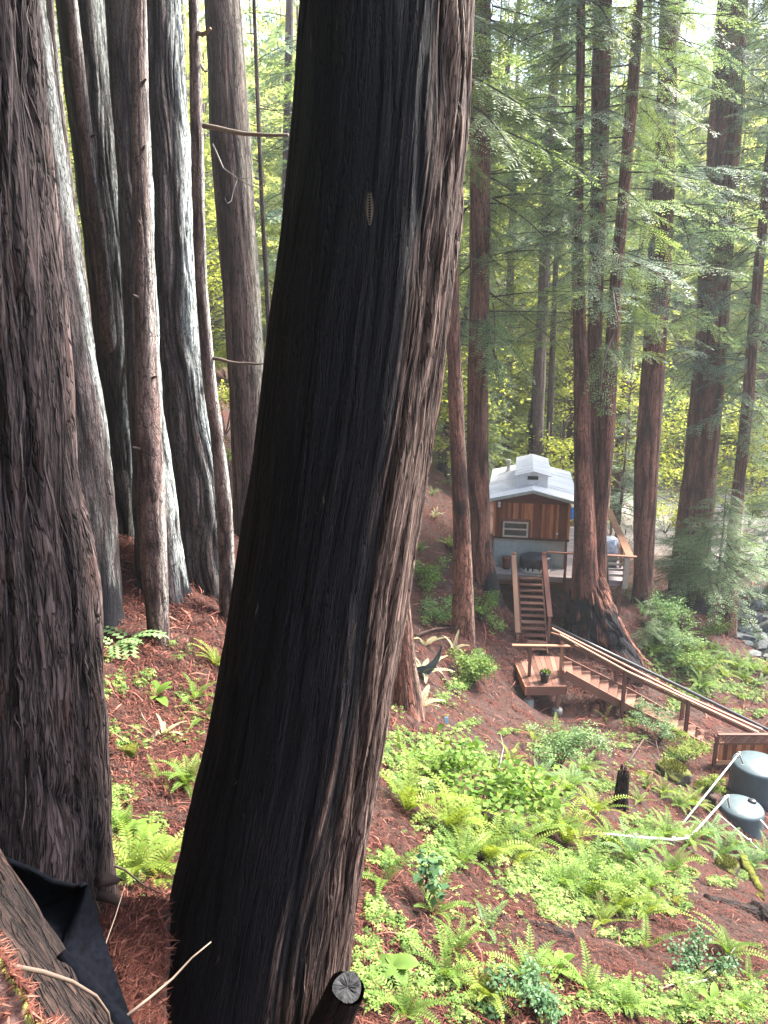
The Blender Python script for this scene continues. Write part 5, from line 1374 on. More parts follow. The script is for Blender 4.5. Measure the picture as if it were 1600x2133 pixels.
fern_bi = [
 # right of the leaning giant, front to back: u, v, length, shape, colour, label
 (842, 2120, .42, 0, 'fern', 'bright fern cut by the lower picture edge just right of the sawn stump'),
 (948, 1985, .36, 1, 'fern', 'small fern on bare litter uphill of the broad single leaf seedling'),
 (1005, 2085, .42, 2, 'fern_bright', 'arching yellow green fern between sawn stump and the lower rosette plant'),
 (1095, 2045, .5, 0, 'fern', 'dark ribbed fern standing directly left of the bright rosette plant'),
 (1225, 2075, .48, 3, 'fern', 'low fern spreading to the right of the bright rosette plant'),
 (800, 1835, .55, 4, 'fern', 'few fronded fern leaning out right beside the shaggy trunk edge'),
 (905, 1905, .45, 3, 'fern', 'small fern beneath the grey green holly leaved seedling'),
 (1010, 1935, .4, 4, 'fern_blue', 'sparse blue green fern in the open litter below the big bush'),
 (1345, 1975, .5, 4, 'fern', 'single arched frond in open litter left of the dark leaved shrub'),
 (1515, 1990, .62, 1, 'fern', 'green fern below the fallen grey log end'),
 (1560, 2040, .35, 4, 'fern', 'tiny fern beside the bleached curved stick'),
 (1440, 2110, .4, 3, 'fern', 'low fern among the sorrel at the lower picture edge'),
 # middle band
 (845, 1690, .85, 1, 'fern_bright', 'yellow fern pressed against the shaggy side of the leaning giant'),
 (930, 1735, .95, 2, 'fern_bright', 'large yellow green fern just downhill of the broad leaved bush'),
 (1010, 1795, .85, 0, 'fern_bright', 'large yellow fern with long pale frond in front of the broad leaved bush'),
 (1075, 1800, .7, 3, 'fern_bright', 'half collapsed brownish yellow fern below the broad leaved bush'),
 (1105, 1690, .95, 1, 'fern_bright', 'tall fern between the broad leaved bush and the black snag'),
 (1180, 1655, .85, 0, 'fern', 'upright fern to the left of the black snag'),
 (1175, 1760, 1.05, 2, 'fern_bright', 'big plume fern at the left end of the level white pipe'),
 (1235, 1700, .95, 0, 'fern_bright', 'big upright fern between black snag and level white pipe'),
 (1225, 1870, .8, 1, 'fern', 'fern with tall straight frond in the sorrel below the pipe'),
 (1290, 1905, .85, 2, 'fern_bright', 'wide yellow green fern at the lower edge of the sorrel carpet'),
 (1345, 1905, .6, 3, 'fern_bright', 'low fern meeting the mossy lump in the litter'),
 (1310, 1800, .75, 0, 'fern_blue', 'blue green fern just below the level white pipe'),
 (1385, 1745, .85, 0, 'fern', 'fern behind the bend of the white pipe'),
 (1395, 1820, .65, 1, 'fern', 'fern to the left of the moss covered stump'),
 (1440, 1680, .75, 2, 'fern_bright', 'yellow fern between the two slanting white pipes'),
 (1380, 1655, .6, 1, 'fern_bright', 'fern uphill of the bend in the pipes by the mossy boulder'),
 (1500, 1790, 1.0, 2, 'fern_blue', 'large feathery fern right in front of the smaller tank'),
 (1560, 1815, .85, 0, 'fern_blue', 'feathery fern behind the moss covered stump'),
 (1595, 1790, .8, 1, 'fern_blue', 'fern at the picture edge below the smaller tank'),
 (1330, 1670, .55, 3, 'fern', 'small fern right of the black snag'),
 (1150, 1595, .8, 1, 'fern', 'fern with fans standing in the blue green shrub'),
 (1215, 1610, .85, 0, 'fern', 'fern right of the blue green shrub'),
 (1160, 1525, .7, 4, 'fern_bright', 'two fronded fern below the landing piers'),
 (1110, 1540, .55, 3, 'fern_bright', 'small yellow fern left of the one below the landing'),
 (1262, 1495, .55, 4, 'fern_bright', 'curled single fern under the lower stairs'),
 # slope left of the stairs
 (935, 1140, .95, 2, 'fern_bright', 'bright fern against the narrow red brown redwood'),
 (872, 1150, .7, 0, 'fern', 'fern beside the shaggy trunk edge high on the slope'),
 (905, 1078, .6, 1, 'fern_dry', 'pale fern high on the litter slope'),
 (900, 1030, .55, 1, 'fern_blue', 'small blue green fern at the very top of the slope'),
 (885, 1345, .85, 4, 'fern_dry', 'pale upright frond above the slate hammock'),
 (880, 1405, .9, 3, 'fern_dry', 'pale dry fern behind the slate hammock'),
 (872, 1475, .85, 3, 'fern_dry', 'white tinged fern right of the lichened trunk below the hammock'),
 (945, 1355, .6, 3, 'fern_dry', 'brown arching fern right of the hammock tip'),
 (985, 1400, .7, 2, 'fern', 'fern inside the leafy shrub below the narrow redwood'),
 (1003, 1250, .45, 4, 'fern_bright', 'tiny bright frond at the burnt foot of the deck corner redwood'),
 (1178, 1308, .55, 4, 'fern', 'small fern right of the upper stairs by the burnt base'),
 # right bank
 (1362, 1330, .9, 0, 'fern_blue', 'blue green fern at the left end of the fern bank'),
 (1395, 1365, 1.0, 1, 'fern', 'large fern in the middle of the bank above the black pipe'),
 (1425, 1345, .9, 2, 'fern_bright', 'yellow tipped fern high in the bank above the black pipe'),
 (1450, 1400, .95, 2, 'fern_bright', 'arched fern hanging over the black pipe'),
 (1480, 1360, .9, 0, 'fern', 'fern at the foot of the slender creek side redwood'),
 (1505, 1410, .9, 1, 'fern_bright', 'bright fern left of the creek water'),
 (1545, 1415, .85, 2, 'fern', 'fern on the brink above the creek water'),
 (1580, 1430, .8, 0, 'fern_blue', 'fern at the picture edge above the creek'),
 (1340, 1275, .8, 1, 'fern_blue', 'fern at the foot of the red fluted redwood'),
 (1502, 1465, .55, 4, 'fern_bright', 'short bright fern in bare litter beyond the black pipe'),
 (1385, 1440, .55, 3, 'fern_bright', 'low fern just behind the long handrail'),
 (1410, 1305, .75, 2, 'fern', 'fern below the burnt foot of the broad redwood'),
 # left gap
 (447, 1385, .5, 1, 'fern_bright', 'yellow green fern half hidden by the left flank of the leaning giant'),
 (405, 1455, .42, 3, 'fern', 'fern arching right from the oval leaved rosette'),
 (425, 1500, .45, 4, 'fern', 'fern frond drooping against the leaning giant'),
 (385, 1640, .45, 2, 'fern', 'green fern hanging beside the leaning giant, midway down the gap'),
 (330, 1625, .35, 4, 'fern_bright', 'two yellow fronds in the litter above the sorrel'),
 (270, 1830, .5, 0, 'fern_bright', 'large yellow green fern at the bottom of the gap between trunks'),
 (325, 1830, .48, 1, 'fern_bright', 'yellow fern touching the litter heap at the leaning giant'),
 (250, 1735, .4, 1, 'fern', 'fern tucked against the massive grey brown trunk'),
 (340, 1530, .3, 3, 'fern_dry', 'small pale fern in the root tangle of the gap'),
 (487, 1080, .7, 1, 'fern_bright', 'bright fern between white ridged redwood and the leaning giant'),
 (215, 1010, .9, 0, 'fern_bright', 'bright fern far back left of the slim pole trunk'),
]
fern_bi += [
 (1372, 1300, 1.2, 0, 'fern_blue', 'big fern directly right of the red fluted redwood foot'),
 (1385, 1340, 1.3, 2, 'fern_blue', 'dense fern mound heading the fern bank'),
 (1412, 1330, 1.2, 1, 'fern', 'upright fern behind the dense mound of the fern bank'),
 (1408, 1390, 1.2, 0, 'fern_blue', 'lush fern in the fern bank, just uphill of the middle of the black pipe'),
 (1440, 1370, 1.3, 0, 'fern', 'broad fern at the heart of the fern bank'),
 (1460, 1435, 1.1, 2, 'fern', 'low lush fern close above the black pipe, beneath the arched one'),
 (1468, 1395, 1.2, 1, 'fern_bright', 'yellowish plume in the fern bank left of the slender redwood'),
 (1500, 1375, 1.2, 2, 'fern_blue', 'fern just below the stones at the water edge'),
 (1528, 1395, 1.2, 0, 'fern', 'full fern below the creek water, left one of a pair'),
 (1562, 1400, 1.2, 1, 'fern', 'full fern below the creek water, right one of a pair'),
 (1595, 1408, 1.1, 2, 'fern_bright', 'yellow fern cut by the picture edge under the creek'),
 (1355, 1360, 1.0, 3, 'fern', 'spreading fern between burnt base and the fern bank'),
 (1540, 1455, .8, 3, 'fern', 'low fern in the sorrel far up the right bank'),
 (1135, 1740, .9, 1, 'fern', 'green fern left of the big plume fern'),
 (1090, 1750, .8, 3, 'fern', 'spreading fern in the middle of the sunlit drift'),
 (960, 1800, .6, 3, 'fern', 'low fern at the near rim of the sunlit drift'),
 (1270, 1765, .9, 1, 'fern', 'fern just under the level white pipe near its left end'),
 (1340, 1775, .8, 2, 'fern', 'fern under the middle of the level white pipe'),
 (1350, 1850, .7, 0, 'fern', 'green fern uphill of the wide yellow one near the sorrel rim'),
 (1430, 1765, .9, 2, 'fern', 'fern at the bend where slanting pipe turns level'),
 (1470, 1750, .9, 0, 'fern_blue', 'feathery fern left of the large one by the smaller tank'),
 (1530, 1770, .8, 1, 'fern', 'upright fern hiding the foot of the smaller tank'),
 (1410, 1680, .7, 0, 'fern', 'fern left of the longest slanting pipe'),
 (1345, 1640, .5, 1, 'fern', 'small fern at the moss lump uphill of the snag'),
 (1120, 1640, .8, 0, 'fern_blue', 'fern at the left rim of the blue green shrub'),
 (1065, 1590, .6, 3, 'fern_bright', 'low yellow fern above the loose bush'),
 (1195, 1640, .8, 2, 'fern_blue', 'fern in front of the blue green shrub'),
 (1170, 1850, .7, 0, 'fern', 'fern in the near part of the sorrel carpet'),
 (1255, 1925, .5, 3, 'fern_bright', 'small yellow fern at the bare litter edge'),
 (925, 2040, .4, 1, 'fern', 'fern in the sorrel right of the broad leaved seedling'),
 (1300, 2110, .36, 2, 'fern', 'small fern low in the bottom sorrel patch'),
 (1545, 2110, .36, 0, 'fern', 'small fern in the bottom right corner'),
]
for f_ in fern_bi: fern(*f_)

# ------------------------------------------------------------------ sorrel ground cover (stuff)
rg = np.random.RandomState(12)
PATCH = [ # u, v, half width, half height, count, leaf size
 (870, 1580, 80, 38, 1500, .075), (980, 1590, 60, 34, 900, .08), (850, 1640, 50, 30, 700, .07), (930, 1780, 95, 45, 1500, .06), (1010, 1730, 60, 36, 700, .07),
 (1120, 1840, 90, 60, 2300, .06), (1190, 1900, 70, 45, 1300, .055), (1060, 1760, 70, 40, 900, .065), (1240, 1800, 80, 45, 1500, .065), (1330, 1830, 90, 40, 1500, .06),
 (1290, 1890, 70, 35, 900, .055), (1400, 1830, 50, 26, 600, .06), (1520, 1830, 40, 22, 500, .06), (1280, 1960, 60, 22, 330, .05), (1390, 1900, 40, 20, 400, .055),
 (780, 1920, 40, 55, 330, .042), (800, 1990, 55, 50, 420, .04), (850, 1960, 50, 40, 300, .042), (780, 2090, 50, 40, 330, .04), (900, 2050, 70, 40, 360, .042),
 (1000, 2110, 80, 25, 330, .042), (1330, 2070, 110, 40, 1400, .045), (1450, 2040, 90, 32, 800, .045), (1560, 2080, 70, 50, 900, .045), (1400, 2115, 140, 25, 1100, .045), (1120, 2110, 60, 25, 300, .042),
 (960, 1440, 50, 26, 600, .09), (1000, 1370, 36, 26, 500, .09), (915, 1290, 35, 32, 500, .09), (890, 1200, 28, 36, 500, .1), (1010, 1290, 30, 26, 400, .09),
 (980, 1520, 40, 20, 260, .08), (1050, 1530, 30, 14, 130, .08), (1180, 1560, 60, 28, 500, .08), (1330, 1500, 50, 16, 500, .08), (1400, 1470, 40, 14, 400, .09), (1290, 1545, 60, 18, 400, .08),
 (1420, 1560, 50, 24, 600, .08), (1450, 1440, 70, 22, 900, .1), (1540, 1430, 55, 24, 900, .1), (1420, 1380, 60, 40, 1500, .1), (1500, 1400, 60, 30, 1300, .1), (1570, 1395, 40, 22, 700, .1), (1570, 1480, 36, 14, 400, .1), (1390, 1350, 60, 30, 700, .1), (1250, 1640, 50, 24, 500, .07), (1350, 1730, 60, 28, 700, .07),
 (235, 1450, 28, 55, 300, .04), (300, 1420, 40, 24, 220, .04), (250, 1560, 36, 40, 260, .038), (240, 1670, 45, 50, 700, .036), (300, 1740, 60, 40, 700, .036), (350, 1790, 36, 36, 400, .034), (270, 1800, 50, 60, 700, .034), (300, 1540, 60, 30, 200, .036),
 (380, 1370, 30, 18, 90, .04), (240, 1360, 40, 20, 160, .04), (1020, 1980, 260, 120, 500, .045), (1300, 1600, 230, 70, 500, .07), (900, 1500, 120, 90, 240, .07), (350, 1500, 110, 200, 260, .035)]
us, vs, sz = [], [], []
for (u, v, a, b_, n, s) in PATCH:
    n = int(n * .62)
    # clump within the patch
    k = max(3, n // 60); cu_, cv_ = rg.normal(0, .5, k) * a + u, rg.normal(0, .5, k) * b_ + v
    ii = rg.randint(0, k, n)
    us.append(cu_[ii] + rg.normal(0, .2, n) * a); vs.append(cv_[ii] + rg.normal(0, .2, n) * b_); sz.append(np.full(n, s) * rg.uniform(.6, 1.3, n))
us, vs, sz = map(np.concatenate, (us, vs, sz))
p, d, ok = hit(us, vs); p, sz = p[ok], sz[ok]
def normals(p):
    e = .15; dx = (H(p[:, 0] + e, p[:, 1]) - H(p[:, 0] - e, p[:, 1])) / (2 * e); dy = (H(p[:, 0], p[:, 1] + e) - H(p[:, 0], p[:, 1] - e)) / (2 * e)
    n = np.stack([-dx, -dy, np.ones(len(p))], 1); return n / np.linalg.norm(n, axis=1)[:, None]
nm = normals(p) * .5 + [0, 0, .6] + rg.normal(0, .22, p.shape); nm /= np.linalg.norm(nm, axis=1)[:, None]
V = []; R = []
a0 = rg.uniform(0, 6.28, len(p)); t1 = np.cross(nm, np.array([1, .2, 0])); t1 /= np.linalg.norm(t1, axis=1)[:, None]; t2 = np.cross(nm, t1)
cp_ = p + nm * (sz * rg.uniform(.5, 1.6, len(p)))[:, None]; rv = rg.uniform(0, 1, len(p))
for j in range(3):
    a = a0 + j * 2.094
    dr = t1 * np.cos(a)[:, None] + t2 * np.sin(a)[:, None]; sd2 = np.cross(nm, dr); s = (sz * .62)[:, None]
    dn = -nm * .22
    q = np.stack([cp_, cp_ + (dr * .75 + sd2 * .52 + dn) * s, cp_ + (dr * .84 + dn * .4) * s, cp_ + (dr * .75 - sd2 * .52 + dn) * s], 1)
    V.append(q.reshape(-1, 3)); R.append(np.repeat(np.clip(rv + rg.uniform(-.1, .1, len(p)), 0, 1), 4))
V = np.vstack(V); F = np.arange(len(V)).reshape(-1, 4)
tag(link('sorrel_ground_cover', np_mesh('sorrel_ground_cover', V, F, [M['sorrel']], {'rnd': np.concatenate(R)})), 'carpet of three leaved green sorrel over the slope', None, None, 'stuff')

# ------------------------------------------------------------------ leaf litter: needles, twigs, bark flakes (stuff)
def litter(n, u0, u1, v0, v1, pw=1.0):
    us = rg.uniform(u0, u1, n); vs = v0 + (v1 - v0) * rg.rand(n) ** pw
    p, d, ok = hit(us, vs); ok &= d < 60
    return p[ok], d[ok]
p1, d1 = litter(88000, -100, 1750, 1000, 2200)
p2, d2 = litter(9000, 180, 500, 1100, 2200)
p = np.vstack([p1, p2]); d = np.concatenate([d1, d2]); n = len(p)
nm = normals(p); t1 = np.cross(nm, rg.normal(0, 1, (n, 3))); t1 /= np.linalg.norm(t1, axis=1)[:, None]; t2 = np.cross(nm, t1)
ln = (.026 + .005 * d) * rg.uniform(.5, 1.7, n); wd2 = (.0022 + .0008 * d) * rg.uniform(.5, 1.6, n)
big = rg.rand(n) < .05; ln[big] *= rg.uniform(1.5, 4.5, big.sum()); wd2[big] *= 1.5
lift = rg.uniform(.002, .03, n) * (1 + d * .08); tilt = rg.uniform(-.35, .35, n)
c = p + nm * lift[:, None]
dirv = t1 + nm * tilt[:, None]; bow = nm * (ln * .12)[:, None]
A = c - dirv * (ln / 2)[:, None]; B = c + dirv * (ln / 2)[:, None]; W2 = t2 * (wd2 / 2)[:, None]
V = np.stack([A - W2 * .5, A + W2 * .5, c + W2 + bow, B + W2 * .4, B - W2 * .4, c - W2 + bow], 1).reshape(-1, 3)
i6 = np.arange(n)[:, None] * 6
F = np.vstack([i6 + np.array([[0, 1, 2, 5]]), i6 + np.array([[5, 2, 3, 4]])])
rv = np.clip(rg.beta(1.6, 2.2, n) + big * np.where(rg.rand(n) < .35, .35, -.4), 0, 1)
tag(link('leaf_litter', np_mesh('leaf_litter', V, F, [M['litter']], {'rnd': np.repeat(rv, 6)})), 'reddish fallen redwood needles, twigs and bark flakes', None, None, 'stuff')

# ------------------------------------------------------------------ shrubs, rosettes, seedlings
def shrub(u, v, w_, h, mat, label, cat='shrub', leaf=.07, n=900, name='leafy_shrub', seed=None, group=None, stems=7, Y=None):
    q = PY(u, v, Y) if Y else G(u, v)[0]
    sd = seed or int(u * 3 + v); rs = np.random.RandomState(sd); rr = random.Random(sd)
    root = empty(name, q, label, cat, group)
    b = MB(); cs = []; rad = []
    for i in range(stems):
        a = rr.uniform(0, 6.28); R_ = w_ * rr.uniform(.2, 1.0); tip = Vector((math.cos(a) * R_, math.sin(a) * R_, h * rr.uniform(.5, 1.0)))
        midp = tip * .5 + Vector((0, 0, h * .12))
        b.tube([Vector((0, 0, -.03)), midp, tip], [.012 * h + .003, .008 * h + .002, .002], 5, False)
        for t in (.45, .7, .95, 1.05): cs.append(np.array(midp.lerp(tip, t)) + rs.normal(0, .06 * w_, 3)); rad.append(w_ * .34)
    b.build('stems', M['twig'], root)
    V, F, R = leaf_cloud(rs, cs, rad, n / len(cs), leaf, .15)
    link('leaves', np_mesh('leaves', V, F, [M[mat]], {'rnd': R}), root)
    return root
shrub(1000, 1690, 1.05, .8, 'leaf_bright', 'large loose bush with bright green lobed leaves on the slope', leaf=.105, n=1150, stems=15)
shrub(925, 1645, .55, .45, 'leaf_bright', 'smaller bright leaved bush uphill of the large loose one', leaf=.09, n=300)
shrub(1165, 1600, .85, .95, 'fern_blue', 'dense blue green small leaved shrub downhill of the landing', leaf=.055, n=2600, stems=12)
shrub(1235, 1570, .6, .6, 'needles_young', 'fine twiggy shrub to the right of the dense blue green one', leaf=.05, n=1200)
shrub(985, 1430, .8, .9, 'sorrel', 'bright leafy shrub halfway up the slope left of the landing', leaf=.07, n=2400, stems=12)
shrub(1005, 1300, .7, 1.1, 'fern', 'open leafy shrub at the foot of the narrow redwood', leaf=.075, n=1100, stems=10)
shrub(905, 1290, .8, .7, 'fern_blue', 'leafy shrub above the hammock on the slope', leaf=.08, n=1100)
shrub(888, 1215, .8, .7, 'fern', 'leafy shrub against the shaggy trunk edge on the slope', leaf=.085, n=1000)
shrub(1375, 1545, .7, .9, 'needles_young', 'pale twiggy shrub in front of the lower stairs', leaf=.05, n=2200, stems=12)
shrub(1430, 1585, .6, .7, 'fern_bright', 'yellow green shrub above the mossy boulder', leaf=.055, n=1500, stems=10)
shrub(1335, 1500, .45, .55, 'needles_young', 'small pale shrub at the middle post of the lower stairs', leaf=.05, n=800)
shrub(1465, 1650, .45, .5, 'fern_bright', 'yellow shrub right of the mossy boulder', leaf=.05, n=900)
shrub(1455, 2030, .34, .42, 'leaf_dark', 'dark leaved shrub in open litter above the bleached stick', leaf=.04, n=800, stems=9)
shrub(1130, 2100, .26, .3, 'leaf_dark', 'bluish small leaved shrub below the bright rosette', leaf=.035, n=560, stems=8)
shrub(1060, 2120, .2, .26, 'leaf_dark', 'bluish shrub at the lower picture edge', leaf=.034, n=360, stems=7)
shrub(885, 1890, .2, .42, 'leaf_dark', 'grey green seedling with holly like leaves beside the shaggy trunk', name='holly_seedling', cat='seedling', leaf=.075, n=70, stems=4)
shrub(1400, 1370, 1.0, 1.2, 'needles_young', 'feathery pale shrub in the fern bank behind the black pipe', leaf=.07, n=2200, stems=12)
shrub(1372, 1318, 1.1, 1.5, 'fern_blue', 'tall feathery shrub right at the red fluted redwood', leaf=.08, n=2200, stems=12)
shrub(1435, 1400, 1.0, .9, 'fern', 'green leafy shrub low in the fern bank', leaf=.08, n=1500)
shrub(1470, 1330, .9, .9, 'fern', 'green shrub at the top of the fern bank', leaf=.08, n=1300)
shrub(1385, 1110, 1.5, 1.6, 'maple', 'yellow green bush behind the red fluted redwood', leaf=.13, n=1600, Y=38)
shrub(1560, 1095, 1.6, 1.8, 'fern_bright', 'yellow green bush beside the sandy clearing', leaf=.15, n=1400, Y=42)
shrub(1225, 1110, 1.2, 1.2, 'maple', 'bright bush beyond the deck rail', leaf=.13, n=900, Y=38)
shrub(470, 905, 1.3, 1.5, 'maple', 'yellow green bush in the gap right of the slim pale trunk', leaf=.12, n=1500)
shrub(474, 985, 1.0, 1.1, 'fern_bright', 'lower green bush beneath the yellow green one in the gap', leaf=.1, n=1200)
shrub(476, 800, 1.5, 1.8, 'maple', 'upper yellow bush in the gap right of the slim pale trunk', leaf=.14, n=1500)
for (du, dv, mt) in ((0, 0, 'fern_bright'),):
    V, F, R = leaf_cloud(np.random.RandomState(5), [np.array([.0, 0, .4]), np.array([.08, 0, .36]), np.array([-.08, .02, .37])], [.13, .11, .11], 40, .085)
    link('leaves', np_mesh('leaves', V, F, [M['fern_bright']], {'rnd': R}), pot)
s_ = MB(); s_.lathe([(.14, .262), (.01, .27)], 14); s_.build('soil', M['soil'], pot)

def rosette(u, v, s, label, mat='leaf_bright', n=8, el=(15, 60), wr=.32, name='rosette_plant', seed=1, stem=0.0):
    p, d = G(u, v); rs = random.Random(seed); V = []; F = []; R = []; m = 6
    for i in range(n):
        az = 6.283 * (i + rs.uniform(-.3, .3)) / n; e = math.radians(rs.uniform(*el)); L = s * rs.uniform(.75, 1.1)
        side = Vector((-math.sin(az), math.cos(az), 0)); q = Vector((0, 0, stem)); pts = []
        for j in range(m + 1):
            t = j / m; ee = e - t * .9
            w_ = wr * L * math.sin(math.pi * min(1, .06 + t * .94)) ** .8 * (1 if j < m else 0)
            dd = Vector((math.cos(az) * math.cos(ee), math.sin(az) * math.cos(ee), math.sin(ee)))
            up = side.cross(dd) * -1
            k = len(V); V += [q - side * w_ / 2 + up * w_ * .12, q, q + side * w_ / 2 + up * w_ * .12]; R += [.55 + rs.uniform(-.1, .1), .35, .6]
            if j: F += [(k - 3, k - 2, k + 1, k), (k - 2, k - 1, k + 2, k + 1)]
            q = q + dd * L / m
    if stem:
        k = len(V); V += [Vector((-.003, 0, 0)), Vector((.003, 0, 0)), Vector((.003, 0, stem)), Vector((-.003, 0, stem))]; R += [.2] * 4; F.append((k, k + 1, k + 2, k + 3))
    me = np_mesh(name, [tuple(x) for x in V], np.array(F), [M[mat]], {'rnd': np.array(R)}, smooth=True)
    o = link(name, me); o.location = p; return tag(o, label, 'plant')
rosette(1160, 2020, .26, 'bright rosette plant with long smooth leaves in open litter', seed=2, n=9)
rosette(1487, 2095, .22, 'second smooth leaved rosette, low in the sorrel', seed=3, n=7)
rosette(1380, 2112, .18, 'small yellow green rosette at the lower picture edge', 'fern_bright', seed=4, n=6)
rosette(820, 2040, .17, 'seedling with a few broad pale green leaves near the sawn stump', 'sorrel', n=5, wr=.7, el=(0, 30), seed=5, stem=.1)
rosette(326, 1452, .24, 'rosette of oval bright leaves in the gap between trunks', seed=6, n=7, wr=.42)
rosette(290, 1765, .3, 'large rosette of long bright leaves above the yellow fern', seed=7, n=11)
rosette(262, 1740, .24, 'smaller rosette touching the massive grey brown trunk', seed=8, n=8)
# compound leaf of the plant in front of the smooth brown trunk
def compound(u, v, L, label, seed):
    p, d = G(u, v); V = []; F = []; R = []; rs = random.Random(seed)
    for fr in range(4):
        az = (-.15, 2.9, .5, -1.2)[fr]; q = Vector((0, 0, .05)); dirv = Vector((math.cos(az), math.sin(az), .75 if fr < 2 else .4)).normalized()
        side = Vector((-math.sin(az), math.cos(az), 0))
        for j in range(7):
            q = q + dirv * L / 7; dirv.z -= .14; dirv.normalize()
            for sg in (-1, 1):
                ld_ = (side * sg + dirv * .5 + Vector((0, 0, -.1))).normalized(); s = L * .27; wv = dirv * s * .28; k = len(V)
                V += [q, q + ld_ * s * .45 + wv, q + ld_ * s, q + ld_ * s * .45 - wv]; R += [rs.uniform(.4, 1)] * 4; F.append((k, k + 1, k + 2, k + 3))
    o = link('compound_leaf_plant', np_mesh('compound_leaf_plant', [tuple(x) for x in V], np.array(F), [M['fern_blue']], {'rnd': np.array(R)})); o.location = p
    tag(o, label, 'plant')
compound(268, 1340, .42, 'pale blue green plant with paired leaflets before the smooth brown trunk', 1)
compound(238, 1352, .3, 'smaller paired leaflet plant against the massive trunk', 2)

# ------------------------------------------------------------------ dead wood, mossy lumps, stumps
def log_piece(p0, p1, r0, r1, mat, label, name='fallen_log', cat='log', seed=0, n=14, moss=False, wob=.06):
    p0, p1 = Vector(p0), Vector(p1); rs = random.Random(seed); L = (p1 - p0).length; m = max(16, n)
    pts = []
    for i in range(m + 1):
        t = i / m; q = p0.lerp(p1, t) + Vector((rs.uniform(-1, 1), rs.uniform(-1, 1), rs.uniform(-1, 1))) * wob * .3 * r0; pts.append(q)
    b = MB(); b.tube(pts, [(r0 + (r1 - r0) * i / m) * (rs.uniform(.93, 1.06) if n < 40 else 1) for i in range(m + 1)], n, r=.3)
    V = np.array(b.V); LC = np.array(b.L); axp = np.array(pts[0])[None] + (V - np.array(pts[0])) @ np.array((p1 - p0) / L)[:, None] * np.array((p1 - p0) / L)[None]
    out_ = V - axp; h = fbm(LC[:, 0] * 1.2, LC[:, 1] * 5.0 / r0, LC[:, 2] * 5.0 / r0, seed, 4) - .5; h2 = fbm(LC[:, 0] * 3, LC[:, 1] * 1.2 / r0, LC[:, 2] * 1.2 / r0, seed + 4, 2) - .5
    V += out_ * (h * .35 + h2 * .7)[:, None]; b.V = [tuple(x) for x in V]
    o = b.build(name, M[mat], None, True, origin=p0); return tag(o, label, cat)
def bark_log(p0, p1, r0, r1, label, name='fallen_log', cat='log', seed=0, N=120, rows=90, amp=.1, parent=None, mat='bark_rotten', flare=0.0, bend=0.0):
    p0, p1 = np.array(tuple(p0)), np.array(tuple(p1)); L = np.linalg.norm(p1 - p0); d = (p1 - p0) / L
    e = np.cross(d, [0, 0, 1.0] if abs(d[2]) < .9 else [1.0, 0, 0]); e /= np.linalg.norm(e); g = np.cross(d, e)
    S, PH = np.meshgrid(np.linspace(0, L, rows), np.linspace(0, 2 * np.pi, N + 1), indexing='ij'); cs, sn = np.cos(PH), np.sin(PH)
    k = 1 / max(r0, .05) * 1.3; R = r0 + (r1 - r0) * S / L
    x, y, z = cs * R * k * 1.6, sn * R * k * 1.6, S * k * .3
    wv = noise3(x * .7, y * .7, z * 1.2, seed) - .5; n1 = noise3(x + wv, y + wv, z, seed + 1); n2 = noise3((x + wv) * 2.4, (y + wv) * 2.4, z * 2, seed + 2); n3 = noise3(x * 6, y * 6, z * 4, seed + 3)
    hh = .5 * (1 - (1 - np.abs(2 * n1 - 1)) ** 3) + .3 * (1 - (1 - np.abs(2 * n2 - 1)) ** 2.5) + .2 * n3
    rr = R * (1 + (hh - .6) * amp * 3 + flare * np.exp(-S / (r0 * 1.5)) + .22 * (fbm(cs * .9 + seed, sn * .9, S * 2, seed + 9, 2) - .5))
    rr[0] *= .02; rr[-1] *= .02 if amp > .05 else 1
    V = p0 + d * S[..., None] + (e * cs[..., None] + g * sn[..., None]) * rr[..., None] + g * (bend * np.sin(np.pi * S / L))[..., None]
    V = (V - p0).reshape(-1, 3); ix = np.arange(rows * (N + 1)).reshape(rows, N + 1)
    F = np.stack([ix[:-1, :-1], ix[:-1, 1:], ix[1:, 1:], ix[1:, :-1]], -1).reshape(-1, 4)
    me = np_mesh(name, V, F, M[mat], {'ridge': hh.ravel(), 'lichen_sidelight': np.zeros(len(V)), 'char': np.zeros(len(V))}, smooth=True, uv=np.stack([PH * r0, S], -1).reshape(-1, 2))
    o = link(name, me, parent); o.location = tuple(p0 - (np.array(tuple(parent.location)) if parent else 0))
    return tag(o, label, cat) if label else o
def gp(u, v, up=0.0):
    p, d = G(u, v); return p + Vector((0, 0, up))
boulder('mossy_boulder', gp(1402, 1618, .08), .42, 'rock_moss', 'dark boulder capped with yellow moss below the lower stairs', 'boulder', 40, squash=.7)
boulder('mossy_boulder', gp(1462, 1648, .0), .28, 'rock_moss', 'smaller dark mossy boulder right of the capped one', 'boulder', 41)
boulder('mossy_lump', gp(1335, 1615, .0), .17, 'moss', 'flat yellow moss lump uphill of the black snag', 'moss lump', 42, squash=.4)
boulder('mossy_stump', gp(1512, 1815, .08), .24, 'rock_moss', 'low stump smothered in yellow moss below the smaller tank', 'stump', 43, squash=.8)
boulder('mossy_lump', gp(1438, 1822, .0), .15, 'rock_moss', 'mossy lump left of the smothered stump', 'moss lump', 44, squash=.5)
boulder('mossy_lump', gp(1452, 1795, .0), .14, 'rock_moss', 'small mossy lump uphill of the left one', 'moss lump', 45, squash=.6)
boulder('mossy_lump', gp(1395, 1842, -.02), .16, 'moss', 'long low moss strip below the fern by the stump', 'moss lump', 46, squash=.35)
boulder('mossy_lump', gp(1415, 1885, .0), .11, 'moss', 'moss tuft at the end of the yellow green fern', 'moss lump', 47, squash=.7)
boulder('mossy_lump', gp(1582, 1870, .0), .07, 'moss', 'small upright moss clump above the fallen log end', 'moss lump', 48, squash=1.1)
